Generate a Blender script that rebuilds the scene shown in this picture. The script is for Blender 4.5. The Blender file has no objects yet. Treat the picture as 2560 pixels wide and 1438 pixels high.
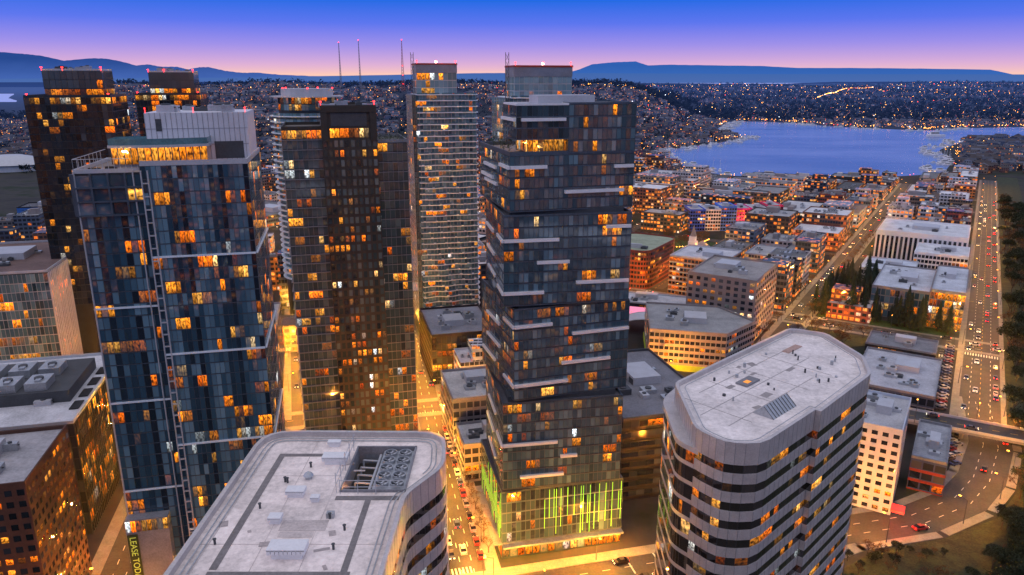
import bpy, math, random, bmesh
from mathutils import Vector, Matrix
R=random.Random(11)
D=bpy.data
scene=bpy.context.scene
COL=scene.collection
CAM=Vector((0,0,140))
def link(o): COL.objects.link(o); return o
# ---------------------------------------------------------------- node helpers
class NT:
    def __init__(s,name):
        s.m=D.materials.new(name); s.m.use_nodes=True; s.t=s.m.node_tree; s.t.nodes.clear()
        s.out=s.t.nodes.new('ShaderNodeOutputMaterial')
    def n(s,ty,**k):
        x=s.t.nodes.new(ty)
        for a,b in k.items(): setattr(x,a,b)
        return x
    def l(s,a,b): s.t.links.new(a,b)
    def math(s,op,a,b=None,c=None,clamp=False):
        x=s.n('ShaderNodeMath',operation=op); x.use_clamp=clamp
        for i,v in enumerate((a,b,c)):
            if v is None: continue
            if isinstance(v,(int,float)): x.inputs[i].default_value=v
            else: s.l(v,x.inputs[i])
        return x.outputs[0]
    def mixc(s,f,a,b,bt='MIX'):
        x=s.n('ShaderNodeMix',data_type='RGBA',blend_type=bt)
        for i,v in ((0,f),(6,a),(7,b)):
            if isinstance(v,(int,float)): x.inputs[i].default_value=v
            elif isinstance(v,tuple): x.inputs[i].default_value=(v+(1,))[:4]
            else: s.l(v,x.inputs[i])
        return x.outputs[2]
    def ramp(s,f,stops,interp='LINEAR'):
        x=s.n('ShaderNodeValToRGB'); cr=x.color_ramp; cr.interpolation=interp
        while len(cr.elements)<len(stops): cr.elements.new(.5)
        for e,(p,c) in zip(cr.elements,stops): e.position=p; e.color=(tuple(c)+(1,))[:4]
        s.l(f,x.inputs[0]); return x.outputs[0]
    def noise(s,vec,scale,detail=3,rough=.55):
        x=s.n('ShaderNodeTexNoise'); x.inputs['Scale'].default_value=scale; x.inputs['Detail'].default_value=detail; x.inputs['Roughness'].default_value=rough
        if vec is not None: s.l(vec,x.inputs['Vector'])
        return x.outputs['Fac']
    def pos(s): return s.n('ShaderNodeNewGeometry').outputs['Position']
    def bsdf(s,base,rough=.6,metal=0,spec=.5,em=None,es=None):
        b=s.n('ShaderNodeBsdfPrincipled')
        for k,v in (('Base Color',base),('Roughness',rough),('Metallic',metal),('Specular IOR Level',spec),('Emission Color',em),('Emission Strength',es)):
            if v is None: continue
            if isinstance(v,(int,float)): b.inputs[k].default_value=v
            elif isinstance(v,tuple): b.inputs[k].default_value=(v+(1,))[:4]
            else: s.l(v,b.inputs[k])
        s.l(b.outputs[0],s.out.inputs[0]); return b
    def haze(s,y0,y1):  # distance factor for airlight painted into materials as emission
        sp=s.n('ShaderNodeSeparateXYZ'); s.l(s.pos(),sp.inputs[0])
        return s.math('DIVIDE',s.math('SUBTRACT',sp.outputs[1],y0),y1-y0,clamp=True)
_mc={}
def mat(name,col,rough=.6,metal=0,em=None,es=0,var=.25,sc=.3):
    if name in _mc: return _mc[name]
    t=NT(name); p=t.pos()
    n1=t.noise(p,sc,4); n2=t.noise(p,sc*9,3)
    f=t.math('MULTIPLY',t.math('ADD',n1,n2),.5)
    lo=tuple(c*(1-var) for c in col); hi=tuple(min(1,c*(1+var)) for c in col)
    c=t.ramp(f,[(.35,lo),(.65,hi)])
    t.bsdf(c,rough,metal,.5,em,es if em else 0)
    _mc[name]=t.m; return t.m
def glassmat(name,dark,mid,pale,K=1.0,rough=.05,ior=2.0):
    t=NT(name)
    at=t.n('ShaderNodeAttribute',attribute_name='col'); sp=t.n('ShaderNodeSeparateColor'); t.l(at.outputs['Color'],sp.inputs[0])
    r,g,b=sp.outputs
    base=t.ramp(g,[(0,dark),(.5,mid),(1,pale)])
    uv=t.n('ShaderNodeUVMap').outputs[0]
    cb=t.n('ShaderNodeCombineXYZ'); t.l(t.math('MULTIPLY',b,57.),cb.inputs[0]); t.l(t.math('MULTIPLY',b,91.),cb.inputs[1])
    va=t.n('ShaderNodeVectorMath',operation='ADD'); t.l(uv,va.inputs[0]); t.l(cb.outputs[0],va.inputs[1])
    nz=t.noise(va.outputs[0],3.0,1)
    su=t.n('ShaderNodeSeparateXYZ'); t.l(uv,su.inputs[0])
    pat=t.math('MULTIPLY',t.math('MULTIPLY_ADD',nz,5.0,-1.6,clamp=False),t.math('MULTIPLY_ADD',su.outputs[1],1.0,.3))
    pat=t.math('MAXIMUM',pat,.06)
    em=t.ramp(b,[(0,(1,.16,.006)),(.35,(1,.26,.012)),(.7,(1,.36,.03)),(.86,(1,.48,.09)),(.94,(1,.66,.28)),(1,(.8,.9,.95))])
    st=t.math('MULTIPLY',t.math('MULTIPLY',r,pat),K)
    lit=t.math('MULTIPLY',r,2,clamp=True)
    base=t.mixc(lit,base,(.03,.015,.006))
    bs=t.bsdf(base,rough,0,.5,em,st); bs.inputs['IOR'].default_value=ior
    return t.m
def facademat(name,bay,fh,mu=.14,mv0=.3,mv1=.85,K=1.1,glass=(.02,.03,.045),haze=False,shop=True):
    t=NT(name)
    uv=t.n('ShaderNodeUVMap').outputs[0]; su=t.n('ShaderNodeSeparateXYZ'); t.l(uv,su.inputs[0])
    U=t.math('DIVIDE',su.outputs[0],bay); V=t.math('DIVIDE',su.outputs[1],fh)
    fu=t.math('FRACT',U); fv=t.math('FRACT',V); cu=t.math('FLOOR',U); cv=t.math('FLOOR',V)
    m=t.math('MULTIPLY',t.math('MULTIPLY',t.math('GREATER_THAN',fu,mu),t.math('LESS_THAN',fu,1-mu)),t.math('MULTIPLY',t.math('GREATER_THAN',fv,mv0),t.math('LESS_THAN',fv,mv1)))
    cb=t.n('ShaderNodeCombineXYZ'); t.l(cu,cb.inputs[0]); t.l(cv,cb.inputs[1])
    wn=t.n('ShaderNodeTexWhiteNoise',noise_dimensions='2D'); t.l(cb.outputs[0],wn.inputs['Vector'])
    ws=t.n('ShaderNodeSeparateColor'); t.l(wn.outputs['Color'],ws.inputs[0])
    at=t.n('ShaderNodeAttribute',attribute_name='col')
    thr=at.outputs['Alpha']
    if shop:
        g0=t.math('MULTIPLY',t.math('LESS_THAN',V,1.0),t.math('GREATER_THAN',V,0.0)); thr=t.math('MULTIPLY_ADD',t.math('MULTIPLY',g0,at.outputs['Alpha']),1.8,thr)
    lit=t.math('MULTIPLY',t.math('LESS_THAN',ws.outputs[0],thr),m)
    em=t.ramp(ws.outputs[1],[(0,(1,.18,.01)),(.5,(1,.29,.02)),(.85,(1,.45,.1)),(1,(.9,.85,.8))])
    nz=t.noise(uv,.9,2)
    st=t.math('MULTIPLY',t.math('MULTIPLY',lit,t.math('MULTIPLY_ADD',nz,3.4,-.8)),t.math('MULTIPLY',t.math('MULTIPLY_ADD',ws.outputs[2],.9,.3),K))
    st=t.math('MAXIMUM',st,0)
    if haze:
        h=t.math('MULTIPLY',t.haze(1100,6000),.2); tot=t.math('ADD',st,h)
        em=t.mixc(t.math('DIVIDE',h,t.math('ADD',tot,.0001)),em,(.10,.24,.85)); st=tot  # aerial haze painted into the walls as blue emission, stronger with distance
    oi=t.n('ShaderNodeObjectInfo'); pn=t.noise(t.pos(),.15,3)
    k=t.math('MULTIPLY',t.math('MULTIPLY_ADD',oi.outputs['Random'],.5,.75),t.math('MULTIPLY_ADD',pn,.6,.7))
    kk=t.n('ShaderNodeCombineColor'); [t.l(k,kk.inputs[i]) for i in range(3)]
    wall=t.mixc(1.0,at.outputs['Color'],kk.outputs[0],'MULTIPLY')
    base=t.mixc(m,wall,glass); ro=t.math('MULTIPLY_ADD',m,-.6,.75)
    t.bsdf(base,ro,0,.5,em,st)
    return t.m
def roofmat():
    t=NT('roof_membrane'); p=t.pos(); at=t.n('ShaderNodeAttribute',attribute_name='col')
    n1=t.noise(p,.12,5,.65); n2=t.noise(p,1.3,4,.7)
    f=t.math('MULTIPLY_ADD',n1,1.25,t.math('MULTIPLY_ADD',n2,1.05,-.12))
    kk=t.n('ShaderNodeCombineColor'); [t.l(f,kk.inputs[i]) for i in range(3)]
    t.bsdf(t.mixc(1.0,at.outputs['Color'],kk.outputs[0],'MULTIPLY'),.85,0,.5,(.10,.24,.85),t.math('MULTIPLY',t.haze(1100,6000),.18)); return t.m  # far roofs also carry painted airlight: blue emission rising with distance
G_NEX=glassmat('glass_blue_grey',(.018,.032,.046),(.052,.105,.145),(.18,.30,.37),1.0)
G_AML=glassmat('glass_deep_blue',(.008,.018,.034),(.035,.10,.16),(.20,.35,.45),1.0,.04)
G_ASP=glassmat('glass_teal_brown',(.014,.018,.02),(.05,.085,.095),(.16,.21,.22),1.0)
G_DRK=glassmat('glass_dark',(.006,.009,.014),(.025,.035,.05),(.08,.10,.12),1.0,.07,1.7)
G_PAL=glassmat('glass_pale_green',(.02,.045,.06),(.08,.17,.22),(.25,.40,.46),.9)
F_STD=facademat('facade_midrise',3.3,3.4,K=1.35)
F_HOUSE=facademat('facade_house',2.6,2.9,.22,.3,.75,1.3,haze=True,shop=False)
F_OFF=facademat('facade_office',2.2,3.8,.06,.35,.92,1.0)
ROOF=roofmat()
M_FRAME=mat('dark_metal_frame',(.03,.04,.05),.4,.3)
M_NSPAN=mat('blue_grey_spandrel',(.075,.10,.135),.45,.2)
M_WHITE=mat('white_panel',(.80,.80,.83),.5,var=.08)
M_BROWN=mat('dark_brown_panel',(.05,.038,.031),.7)
M_GREYP=mat('grey_concrete_panel',(.24,.24,.265),.8)
M_LGREY=mat('light_metal_panel',(.50,.51,.55),.45,.1,var=.12)
M_SLAB=mat('pale_balcony_edge',(.74,.82,.90),.6,var=.1)
M_STONE=mat('silver_stone_panel',(.53,.49,.485),.4,.15,var=.18,sc=.5)
M_MECH=mat('galvanised_metal',(.42,.44,.47),.4,.5)
M_DMECH=mat('dark_mechanical',(.06,.065,.075),.6)
M_RED=mat('red_safety_panel',(.35,.03,.02),.6)
M_AMB=mat('amber_lit_interior',(.5,.25,.05),.6,0,(1,.30,.02),.9,sc=1.2)
M_REDL=mat('red_beacon',(.5,.02,.02),.5,0,(1,.02,.02),10)
M_GREEN=mat('green_led',(.1,.3,.05),.5,0,(.33,1,.06),.95)
M_LAMP=mat('lamp_amber',(.8,.5,.2),.5,0,(1,.40,.05),9)
M_WLAMP=mat('lamp_white',(.8,.8,.8),.5,0,(1,.85,.6),8)
# ---------------------------------------------------------------- mesh builder
class MB:
    def __init__(s): s.v=[];s.f=[];s.m=[];s.uv=[];s.c=[]
    def face(s,pts,m=0,uv=None,col=(.5,.5,.5,0)):
        i=len(s.v); s.v+= [tuple(p) for p in pts]; n=len(pts); s.f.append(tuple(range(i,i+n))); s.m.append(m)
        if uv is None: uv=[(0,0),(1,0),(1,1),(0,1)] if n==4 else [(0,0)]*n
        s.uv+=uv; s.c+=[col]*n
    def prism(s,poly,z0,z1,ms=0,mt=None,u0=0,col=(.5,.5,.5,0),ct=None,top=True,bot=False,zuv=None):
        u=u0; n=len(poly); zb=z0 if zuv is None else zuv
        for i in range(n):
            a=poly[i]; b=poly[(i+1)%n]; L=math.hypot(b[0]-a[0],b[1]-a[1])
            s.face([(a[0],a[1],z0),(b[0],b[1],z0),(b[0],b[1],z1),(a[0],a[1],z1)],ms,[(u,z0-zb),(u+L,z0-zb),(u+L,z1-zb),(u,z1-zb)],col); u+=L
        if top: s.face([(p[0],p[1],z1) for p in poly],ms if mt is None else mt,[(p[0],p[1]) for p in poly],ct or col)
        if bot: s.face([(p[0],p[1],z0) for p in poly[::-1]],ms,[(p[0],p[1]) for p in poly[::-1]],col)
    def seg(s,a,b,z0,z1,o0,o1,m=0,col=(.5,.5,.5,0)):
        dx,dy=b[0]-a[0],b[1]-a[1]; L=math.hypot(dx,dy) or 1; nx,ny=dy/L,-dx/L
        p=[(a[0]+nx*o1,a[1]+ny*o1),(b[0]+nx*o1,b[1]+ny*o1),(b[0]+nx*o0,b[1]+ny*o0),(a[0]+nx*o0,a[1]+ny*o0)]
        s.prism(p,z0,z1,m,col=col,bot=True)
    def box(s,c,h,rot=0,m=0,col=(.5,.5,.5,0)):
        ca,sa=math.cos(rot),math.sin(rot)
        p=[(c[0]+x*h[0]*ca-y*h[1]*sa,c[1]+x*h[0]*sa+y*h[1]*ca) for x,y in((-1,-1),(1,-1),(1,1),(-1,1))]
        s.prism(p,c[2],c[2]+h[2],m,col=col,bot=True)
    def cyl(s,c,r,h,n=10,m=0,r2=None,col=(.5,.5,.5,0)):
        r2=r if r2 is None else r2
        A=[(c[0]+r*math.cos(i*6.2832/n),c[1]+r*math.sin(i*6.2832/n),c[2]) for i in range(n)]
        B=[(c[0]+r2*math.cos(i*6.2832/n),c[1]+r2*math.sin(i*6.2832/n),c[2]+h) for i in range(n)]
        for i in range(n): j=(i+1)%n; s.face([A[i],A[j],B[j],B[i]],m,None,col)
        s.face(B,m,None,col)
    def rod(s,a,b,r,m=0,n=6,r2=None):
        a=Vector(a);b=Vector(b);d=(b-a).normalized(); r2=r if r2 is None else r2
        x=d.orthogonal().normalized(); y=d.cross(x)
        A=[a+x*r*math.cos(i*6.2832/n)+y*r*math.sin(i*6.2832/n) for i in range(n)]
        B=[b+x*r2*math.cos(i*6.2832/n)+y*r2*math.sin(i*6.2832/n) for i in range(n)]
        for i in range(n): j=(i+1)%n; s.face([A[i],A[j],B[j],B[i]],m)
    def mesh(s,name,mats,org=(0,0,0)):
        me=D.meshes.new(name); ox,oy,oz=org
        me.from_pydata([(a-ox,b-oy,c-oz) for a,b,c in s.v],[],s.f)
        for m in mats: me.materials.append(m)
        me.polygons.foreach_set('material_index',s.m)
        u=me.uv_layers.new(name='UVMap'); u.data.foreach_set('uv',[x for p in s.uv for x in p])
        ca=me.color_attributes.new('col','FLOAT_COLOR','CORNER')
        ca.data.foreach_set('color',[x for c in s.c for x in (tuple(c)+(1,))[:4]])
        me.update(); return me
    def obj(s,name,mats,parent=None,org=None):
        if org is None: org=tuple(parent.location) if parent else (0,0,0)
        o=D.objects.new(name,s.mesh(name,mats,org)); link(o)
        if parent: o.parent=parent; o.location=Vector(org)-parent.location
        else: o.location=org
        return o
def empty(name,loc,label,cat,group=None):
    o=D.objects.new(name,None); o.location=loc; o.empty_display_size=1; link(o)
    o['label']=label;o['category']=cat
    if group:o['group']=group
    return o
def tag(o,label,cat,group=None,kind=None):
    if label:o['label']=label
    if cat:o['category']=cat
    if group:o['group']=group
    if kind:o['kind']=kind
    return o
def rect(ox,oy,deg,W,Dp,lx=0,ly=0):
    a=math.radians(deg);c,s=math.cos(a),math.sin(a)
    f=lambda x,y:(ox+x*c-y*s,oy+x*s+y*c)
    return [f(lx,ly),f(lx+W,ly),f(lx+W,ly+Dp),f(lx,ly+Dp)]
def frame(ox,oy,deg):
    a=math.radians(deg);c,s=math.cos(a),math.sin(a)
    return lambda x,y:(ox+x*c-y*s,oy+x*s+y*c)
def pq(p,q): return (p*.848+q*.530,-p*.530+q*.848)
def pqrect(p0,p1,q0,q1): return [pq(p0,q0),pq(p1,q0),pq(p1,q1),pq(p0,q1)]
def roundpoly(poly,r,n=6):
    out=[];N=len(poly)
    for i in range(N):
        P=Vector(poly[i]);A=Vector(poly[i-1]);B=Vector(poly[(i+1)%N])
        a=(A-P);b=(B-P); rr=min(r,a.length*.45,b.length*.45)
        a=P+a.normalized()*rr; b=P+b.normalized()*rr
        for k in range(n+1):
            t=k/n; out.append(tuple(a*(1-t)**2+P*2*t*(1-t)+b*t*t))
    return out
def offset(poly,d):
    N=len(poly);out=[]
    for i in range(N):
        P=Vector(poly[i]);A=Vector(poly[i-1]);B=Vector(poly[(i+1)%N])
        n1=Vector(((P-A).y,-(P-A).x)).normalized(); n2=Vector(((B-P).y,-(B-P).x)).normalized()
        m=(n1+n2); m=m/max(.3,m.length_squared)*2; out.append((P.x+m.x*d,P.y+m.y*d))
    return out
USED=[]
def use(poly,m=0):
    xs=[p[0] for p in poly];ys=[p[1] for p in poly]
    cx,cy=sum(xs)/len(xs),sum(ys)/len(ys); USED.append((cx,cy,max(math.hypot(x-cx,y-cy) for x,y in poly)+m))
def point(loc,e,parent=None,col=(1,.36,.05),sz=.12):
    l=D.lights.new('glow','POINT'); l.energy=e; l.color=col; l.shadow_soft_size=sz
    o=D.objects.new('glow_bulb',l); link(o)
    if parent: o.parent=parent; o.location=Vector(loc)-parent.location
    else: o.location=loc
    return o
# ---------------------------------------------------------------- building class
class Bld:
    def __init__(s,name,label,cat,poly):
        cx=sum(p[0] for p in poly)/len(poly);cy=sum(p[1] for p in poly)/len(poly)
        s.root=empty(name,(cx,cy,0),label,cat); s.p=[]; use(poly)
        s.slab=MB(); s.wall=MB()
    def glaze(s,poly,z0,z1,fh=3.05,bay=1.6,lit=.12,sill=.55,head=.12,gap=.07,tone=(.35,.35),pale=.12,run=3,slab=(.12,.3),fin=(.1,.09),skip=(),litfn=None,K=1.0,tilt=.02,cc=.5):
        nf=max(1,round((z1-z0)/fh)); fh=(z1-z0)/nf; n=len(poly)
        for e in range(n):
            a=Vector(poly[e]);b=Vector(poly[(e+1)%n]);d=b-a;L=d.length
            if L<.5 or e in skip: continue
            d/=L; nr=Vector((d.y,-d.x)); nb=max(1,round(L/bay)); w=L/nb
            colpale=[R.random() for _ in range(nb)]; colt=[R.gauss(*tone) for _ in range(nb)]
            for f in range(nf):
                zb=z0+f*fh; i=0; run_left=0; cur=0; seed=R.random()
                for i in range(nb):
                    if run_left<=0:
                        run_left=R.randint(1,run); pr=lit if litfn is None else litfn(f/nf,i/nb)
                        cur=0
                        if R.random()<pr: cur=R.choice((.2,.35,.6,1,1,1.6)); seed=R.random()
                    run_left-=1
                    A=a+d*(i*w+gap);B=a+d*((i+1)*w-gap)
                    o=[.05+R.uniform(0,tilt) for _ in range(2)]; o2=.05+R.uniform(0,tilt)
                    p0=A+nr*o[0];p1=B+nr*o[1]; q0=A+nr*o2; q1=B+nr*(o2+o[1]-o[0])
                    g=min(1,max(0,colt[i]*cc+R.gauss(*tone)*(1-cc)))
                    if R.random()<pale or colpale[i]<pale*.6: g=R.uniform(.55,.95)
                    zs=zb+sill; zh=zb+fh-head
                    v=cur*K*R.choice((.15,.5,.9,1,1.2,1.4)) if cur else 0
                    if not cur and R.random()<.02: v=K*R.choice((.3,.6,1))
                    c=(v,g,min(1,max(0,seed+R.uniform(-.15,.15))),1)
                    s.p.append((((p0.x,p0.y,zs),(p1.x,p1.y,zs),(q1.x,q1.y,zh),(q0.x,q0.y,zh)),c))
                if slab: s.slab.seg(a,b,zb-slab[1]*.5,zb+slab[1]*.5,-.1,slab[0])
            if fin:
                for i in range(nb+1):
                    c=a+d*(i*w); s.slab.seg(c-d*fin[1]*.5,c+d*fin[1]*.5,z0,z1,0,fin[0]+.003)
    def finish(s,glass,wallm,slabm,wname='window',nind=100):
        if s.slab.f: s.slab.obj('floor_band',[slabm],s.root)
        if s.wall.f: s.wall.obj('wall',wallm if isinstance(wallm,list) else [wallm],s.root)
        sc=[]
        for i,(q,c) in enumerate(s.p):
            a,b,cc=Vector(q[0]),Vector(q[1]),Vector(q[2]); n=(b-a).cross(cc-b); ce=(a+cc)/2; v=CAM-ce
            k=n.dot(v)/v.length**3
            if abs(ce.x)/max(1,ce.y)>.74: k=-1
            sc.append((k*(1+.2*(c[0]>0)),i))
        sc.sort(reverse=True); ind=set(i for k,i in sc[:nind] if k>0)
        rest=MB()
        for i,(q,c) in enumerate(s.p):
            if i in ind:
                m=MB(); m.face(q,0,None,c); ce=tuple((q[0][j]+q[2][j])/2 for j in range(3)); m.obj(wname,[glass],s.root,ce)
            else: rest.face(q,0,None,c)
        if rest.f: o=rest.obj(wname,[glass],s.root); o['kind']='stuff'
    def add(s,mb,name,mats,label=None):
        o=mb.obj(name,mats if isinstance(mats,list) else [mats],s.root)
        if label:o['label']=label
        return o
    def roof(s,poly,z,col=(.45,.46,.5,0),par=.9,parm=None,inset=.35):
        m=MB(); inn=offset(poly,-inset)
        m.face([(p[0],p[1],z+.02) for p in inn],0,[(0,0)]*len(inn),col); s.add(m,'roof',ROOF)
        if par:
            m=MB();n=len(poly)
            for i in range(n):
                j=(i+1)%n; a,b,c,d=poly[i],poly[j],inn[j],inn[i]
                m.face([(a[0],a[1],z),(b[0],b[1],z),(b[0],b[1],z+par),(a[0],a[1],z+par)]); m.face([(c[0],c[1],z),(d[0],d[1],z),(d[0],d[1],z+par),(c[0],c[1],z+par)])
                m.face([(a[0],a[1],z+par),(b[0],b[1],z+par),(c[0],c[1],z+par),(d[0],d[1],z+par)])
            s.add(m,'parapet',parm or M_GREYP)
    def units(s,fr,x0,x1,y0,y1,z,n,rot,mt=None):
        for _ in range(n):
            m=MB(); w,d,h=R.uniform(.8,2.6),R.uniform(.8,2.2),R.uniform(.8,2.2); x,y=fr(R.uniform(x0,x1),R.uniform(y0,y1))
            m.box((x,y,z),(w,d,h),rot); m.cyl((x,y,z+h),min(w,d)*.6,.35,10,1); m.box((x+w*.3,y,z+h*.6),(w*.9,.2,.25),rot,1)
            s.add(m,'rooftop_unit',[R.choice([M_MECH,M_MECH,M_LGREY,M_DMECH]),M_DMECH])
# ================================================================ STACKED TOWER
def nexus():
    secs=[(-3,193,12.7,37.8,34,0,22.3),(-2.6,193,10,35.5,34,23.6,50.6),(.6,193,17.3,34.7,34,52,78.6),(-2.2,193,9.8,35.3,34,80,104.6),(-.6,193,15.4,34.9,34,106,120.5)]
    b=Bld('apartment_tower','twisted stack of glass boxes, dark blue-grey high-rise with white bars','tower',rect(*secs[0][:5]))
    for i,(ox,oy,r,W,Dp,z0,z1) in enumerate(secs):
        P=rect(ox,oy,r,W,Dp)
        b.wall.prism(P,z0,z1,0,bot=True)
        if i<4: core=MB(); core.prism(rect(ox,oy,r,W-3.6,Dp-3.6,1.8,1.8),z1,z1+1.7,0); b.add(core,'recessed_core',M_DMECH)
        if i==0:
            b.glaze(P,5.5,z1,3.3,1.45,.09,.3,pale=.05,tone=(.15,.2))
            b.glaze(P,.3,4.7,4.4,2.4,.85,.3,.2,.2,slab=None,fin=None,run=2,K=1.0)
            m=MB()
            for e in (0,3): m.seg(P[e],P[(e+1)%4],4.8,5.3,0,2.4)
            b.add(m,'canopy',M_GREYP)
            f=frame(ox,oy,r)
            for x,y in ((3,-1.6),(10,-1.6),(17,-1.6),(24,-1.6),(31,-1.6),(37,-1.6),(-1.6,5),(-1.6,14),(-1.6,24)):
                point((*f(x,y),4.4),2600,b.root)
        else:
            b.glaze(P,z0,z1,3.02,1.36,.13,.35,litfn=lambda f,x:.24 if f>.85 else .12,run=3,tone=(.44,.15),pale=.16,cc=.4)
        b.roof(P,z1+.01,(.1,.1,.12,0) if i<4 else (.2,.17,.16,0),.5 if i<4 else 1.1,M_NSPAN)
    ox,oy,r,W,Dp,_,_=secs[4]; fr=frame(ox,oy,r)
    PR=rect(ox,oy,r,W-16,18,16,0.01); b.wall.prism(PR,120.9,133.4); b.glaze(PR,121,133.4,3.1,1.36,.10,.3,tone=(.38,.15))
    b.roof(PR,133.42,(.3,.3,.34,0),.5,M_NSPAN)
    PT=rect(ox,oy,r,10,11,5.5,2.5); b.wall.prism(PT,120.9,124.6); b.glaze(PT,121,124.5,3.4,1.4,1,.2,slab=None,K=1.2)
    PL=rect(ox,oy,r,14.2,13,1.8,.02); b.wall.prism(PL,124.6,133.2,bot=True); b.glaze(PL,124.7,133.2,2.9,1.36,.05,.2,tone=(.15,.15),pale=.05)
    b.roof(PL,133.22,(.5,.5,.53,0),.5,M_WHITE)
    m=MB(); m.prism(rect(ox,oy,r,16,8,9,5),133.3,135.6); b.add(m,'mechanical_penthouse',M_LGREY)
    b.finish(G_NEX,M_FRAME,M_NSPAN)
    f=fr
    for k in range(4):
        m=MB(); x,y=f(1.5+R.uniform(0,1),6+k*6); m.rod((x,y,120.6),(x,y,123),.08)
        for j in range(90): q=Vector((x+R.gauss(0,.7),y+R.gauss(0,.7),123.2+R.gauss(0,.8))); m.face([q+Vector((R.uniform(-.3,.3),R.uniform(-.3,.3),R.uniform(-.3,.3))) for _ in range(3)])
        b.add(m,'terrace_tree',mat('roof_foliage',(.03,.055,.025),.8))
    m=MB(); m.seg(f(5.2,2.2),f(15.5,2.2),120.8,121,-.2,1.5); b.add(m,'lit_terrace',M_AMB)  # slab glows: amber lamplight on the terrace put into its material
    point((*f(9,1),122.5),600,b.root); point((*f(2,16),122.5),500,b.root)
    bars=[(1,[(0,16,38),(5,18,27.5),(17,22,33.2)],),(2,[(0,16,56.5),(14,29,62),(0,11,74),(17,34.5,70.6)]),(3,[(0,11,83.6),(20,35,86),(9,18,92),(0,15,98.2),(28,35,101.3)]),(4,[(0,10,117.6),(15,32,110.8),(29,34.6,117.2)])]
    H=.42
    for si,L in bars:
        ox,oy,r,W,Dp,z0,z1=secs[si]; P=rect(ox,oy,r,W,Dp); f=frame(ox,oy,r)
        for x0,x1,z in L:
            m=MB(); m.seg(f(x0,0),f(x1,0),z-H,z+H,.14,.9); b.add(m,'balcony_bar',M_WHITE)
            if x0==0:
                m=MB(); m.seg(f(0,9),f(0,-.75),z-H,z+H,.14,.7); b.add(m,'balcony_bar',M_WHITE)
        for k in range(3):
            zz=z0+4+k*(z1-z0-6)/3+R.uniform(0,2); y0=R.uniform(10,18)
            m=MB(); m.seg(f(0,y0+14),f(0,y0),zz-H,zz+H,.14,.7); b.add(m,'balcony_bar',M_WHITE)
    f=frame(-.6,193,15.4)
    m=MB(); m.seg(f(3,0),f(15,0),129.3,130.1,.14,.8); b.add(m,'balcony_bar',M_WHITE)
    m=MB(); m.seg(f(1.8,13),f(1.8,0),129.3,130.1,.14,.8); b.add(m,'balcony_bar',M_WHITE)
    ox,oy,r,W,Dp,_,_=secs[0]; f=frame(ox,oy,r)
    x=13.0
    while x<37.5:
        z0=R.choice((5.6,6.5,8.8,12.2)); z1=R.choice((21.8,21.8,18.6,21.8))
        m=MB(); m.seg(f(x,0),f(x+.14,0),z0,z1,.15,.3); b.add(m,'led_strip',M_GREEN); x+=R.choice((1.45,1.45,1.45,.72,2.1))
    y=1.0
    while y<33:
        m=MB(); m.seg(f(0,y+.10),f(0,y),R.choice((5.6,7,10)),R.choice((21.9,18,15)),.15,.22); b.add(m,'led_strip',M_GREEN); y+=1.9
    for z in (12.2,18.8):
        m=MB(); m.seg(f(13,0),f(37.7,0),z-.04,z+.08,.1,.2); b.add(m,'floor_trim',M_LGREY)
nexus()
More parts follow.
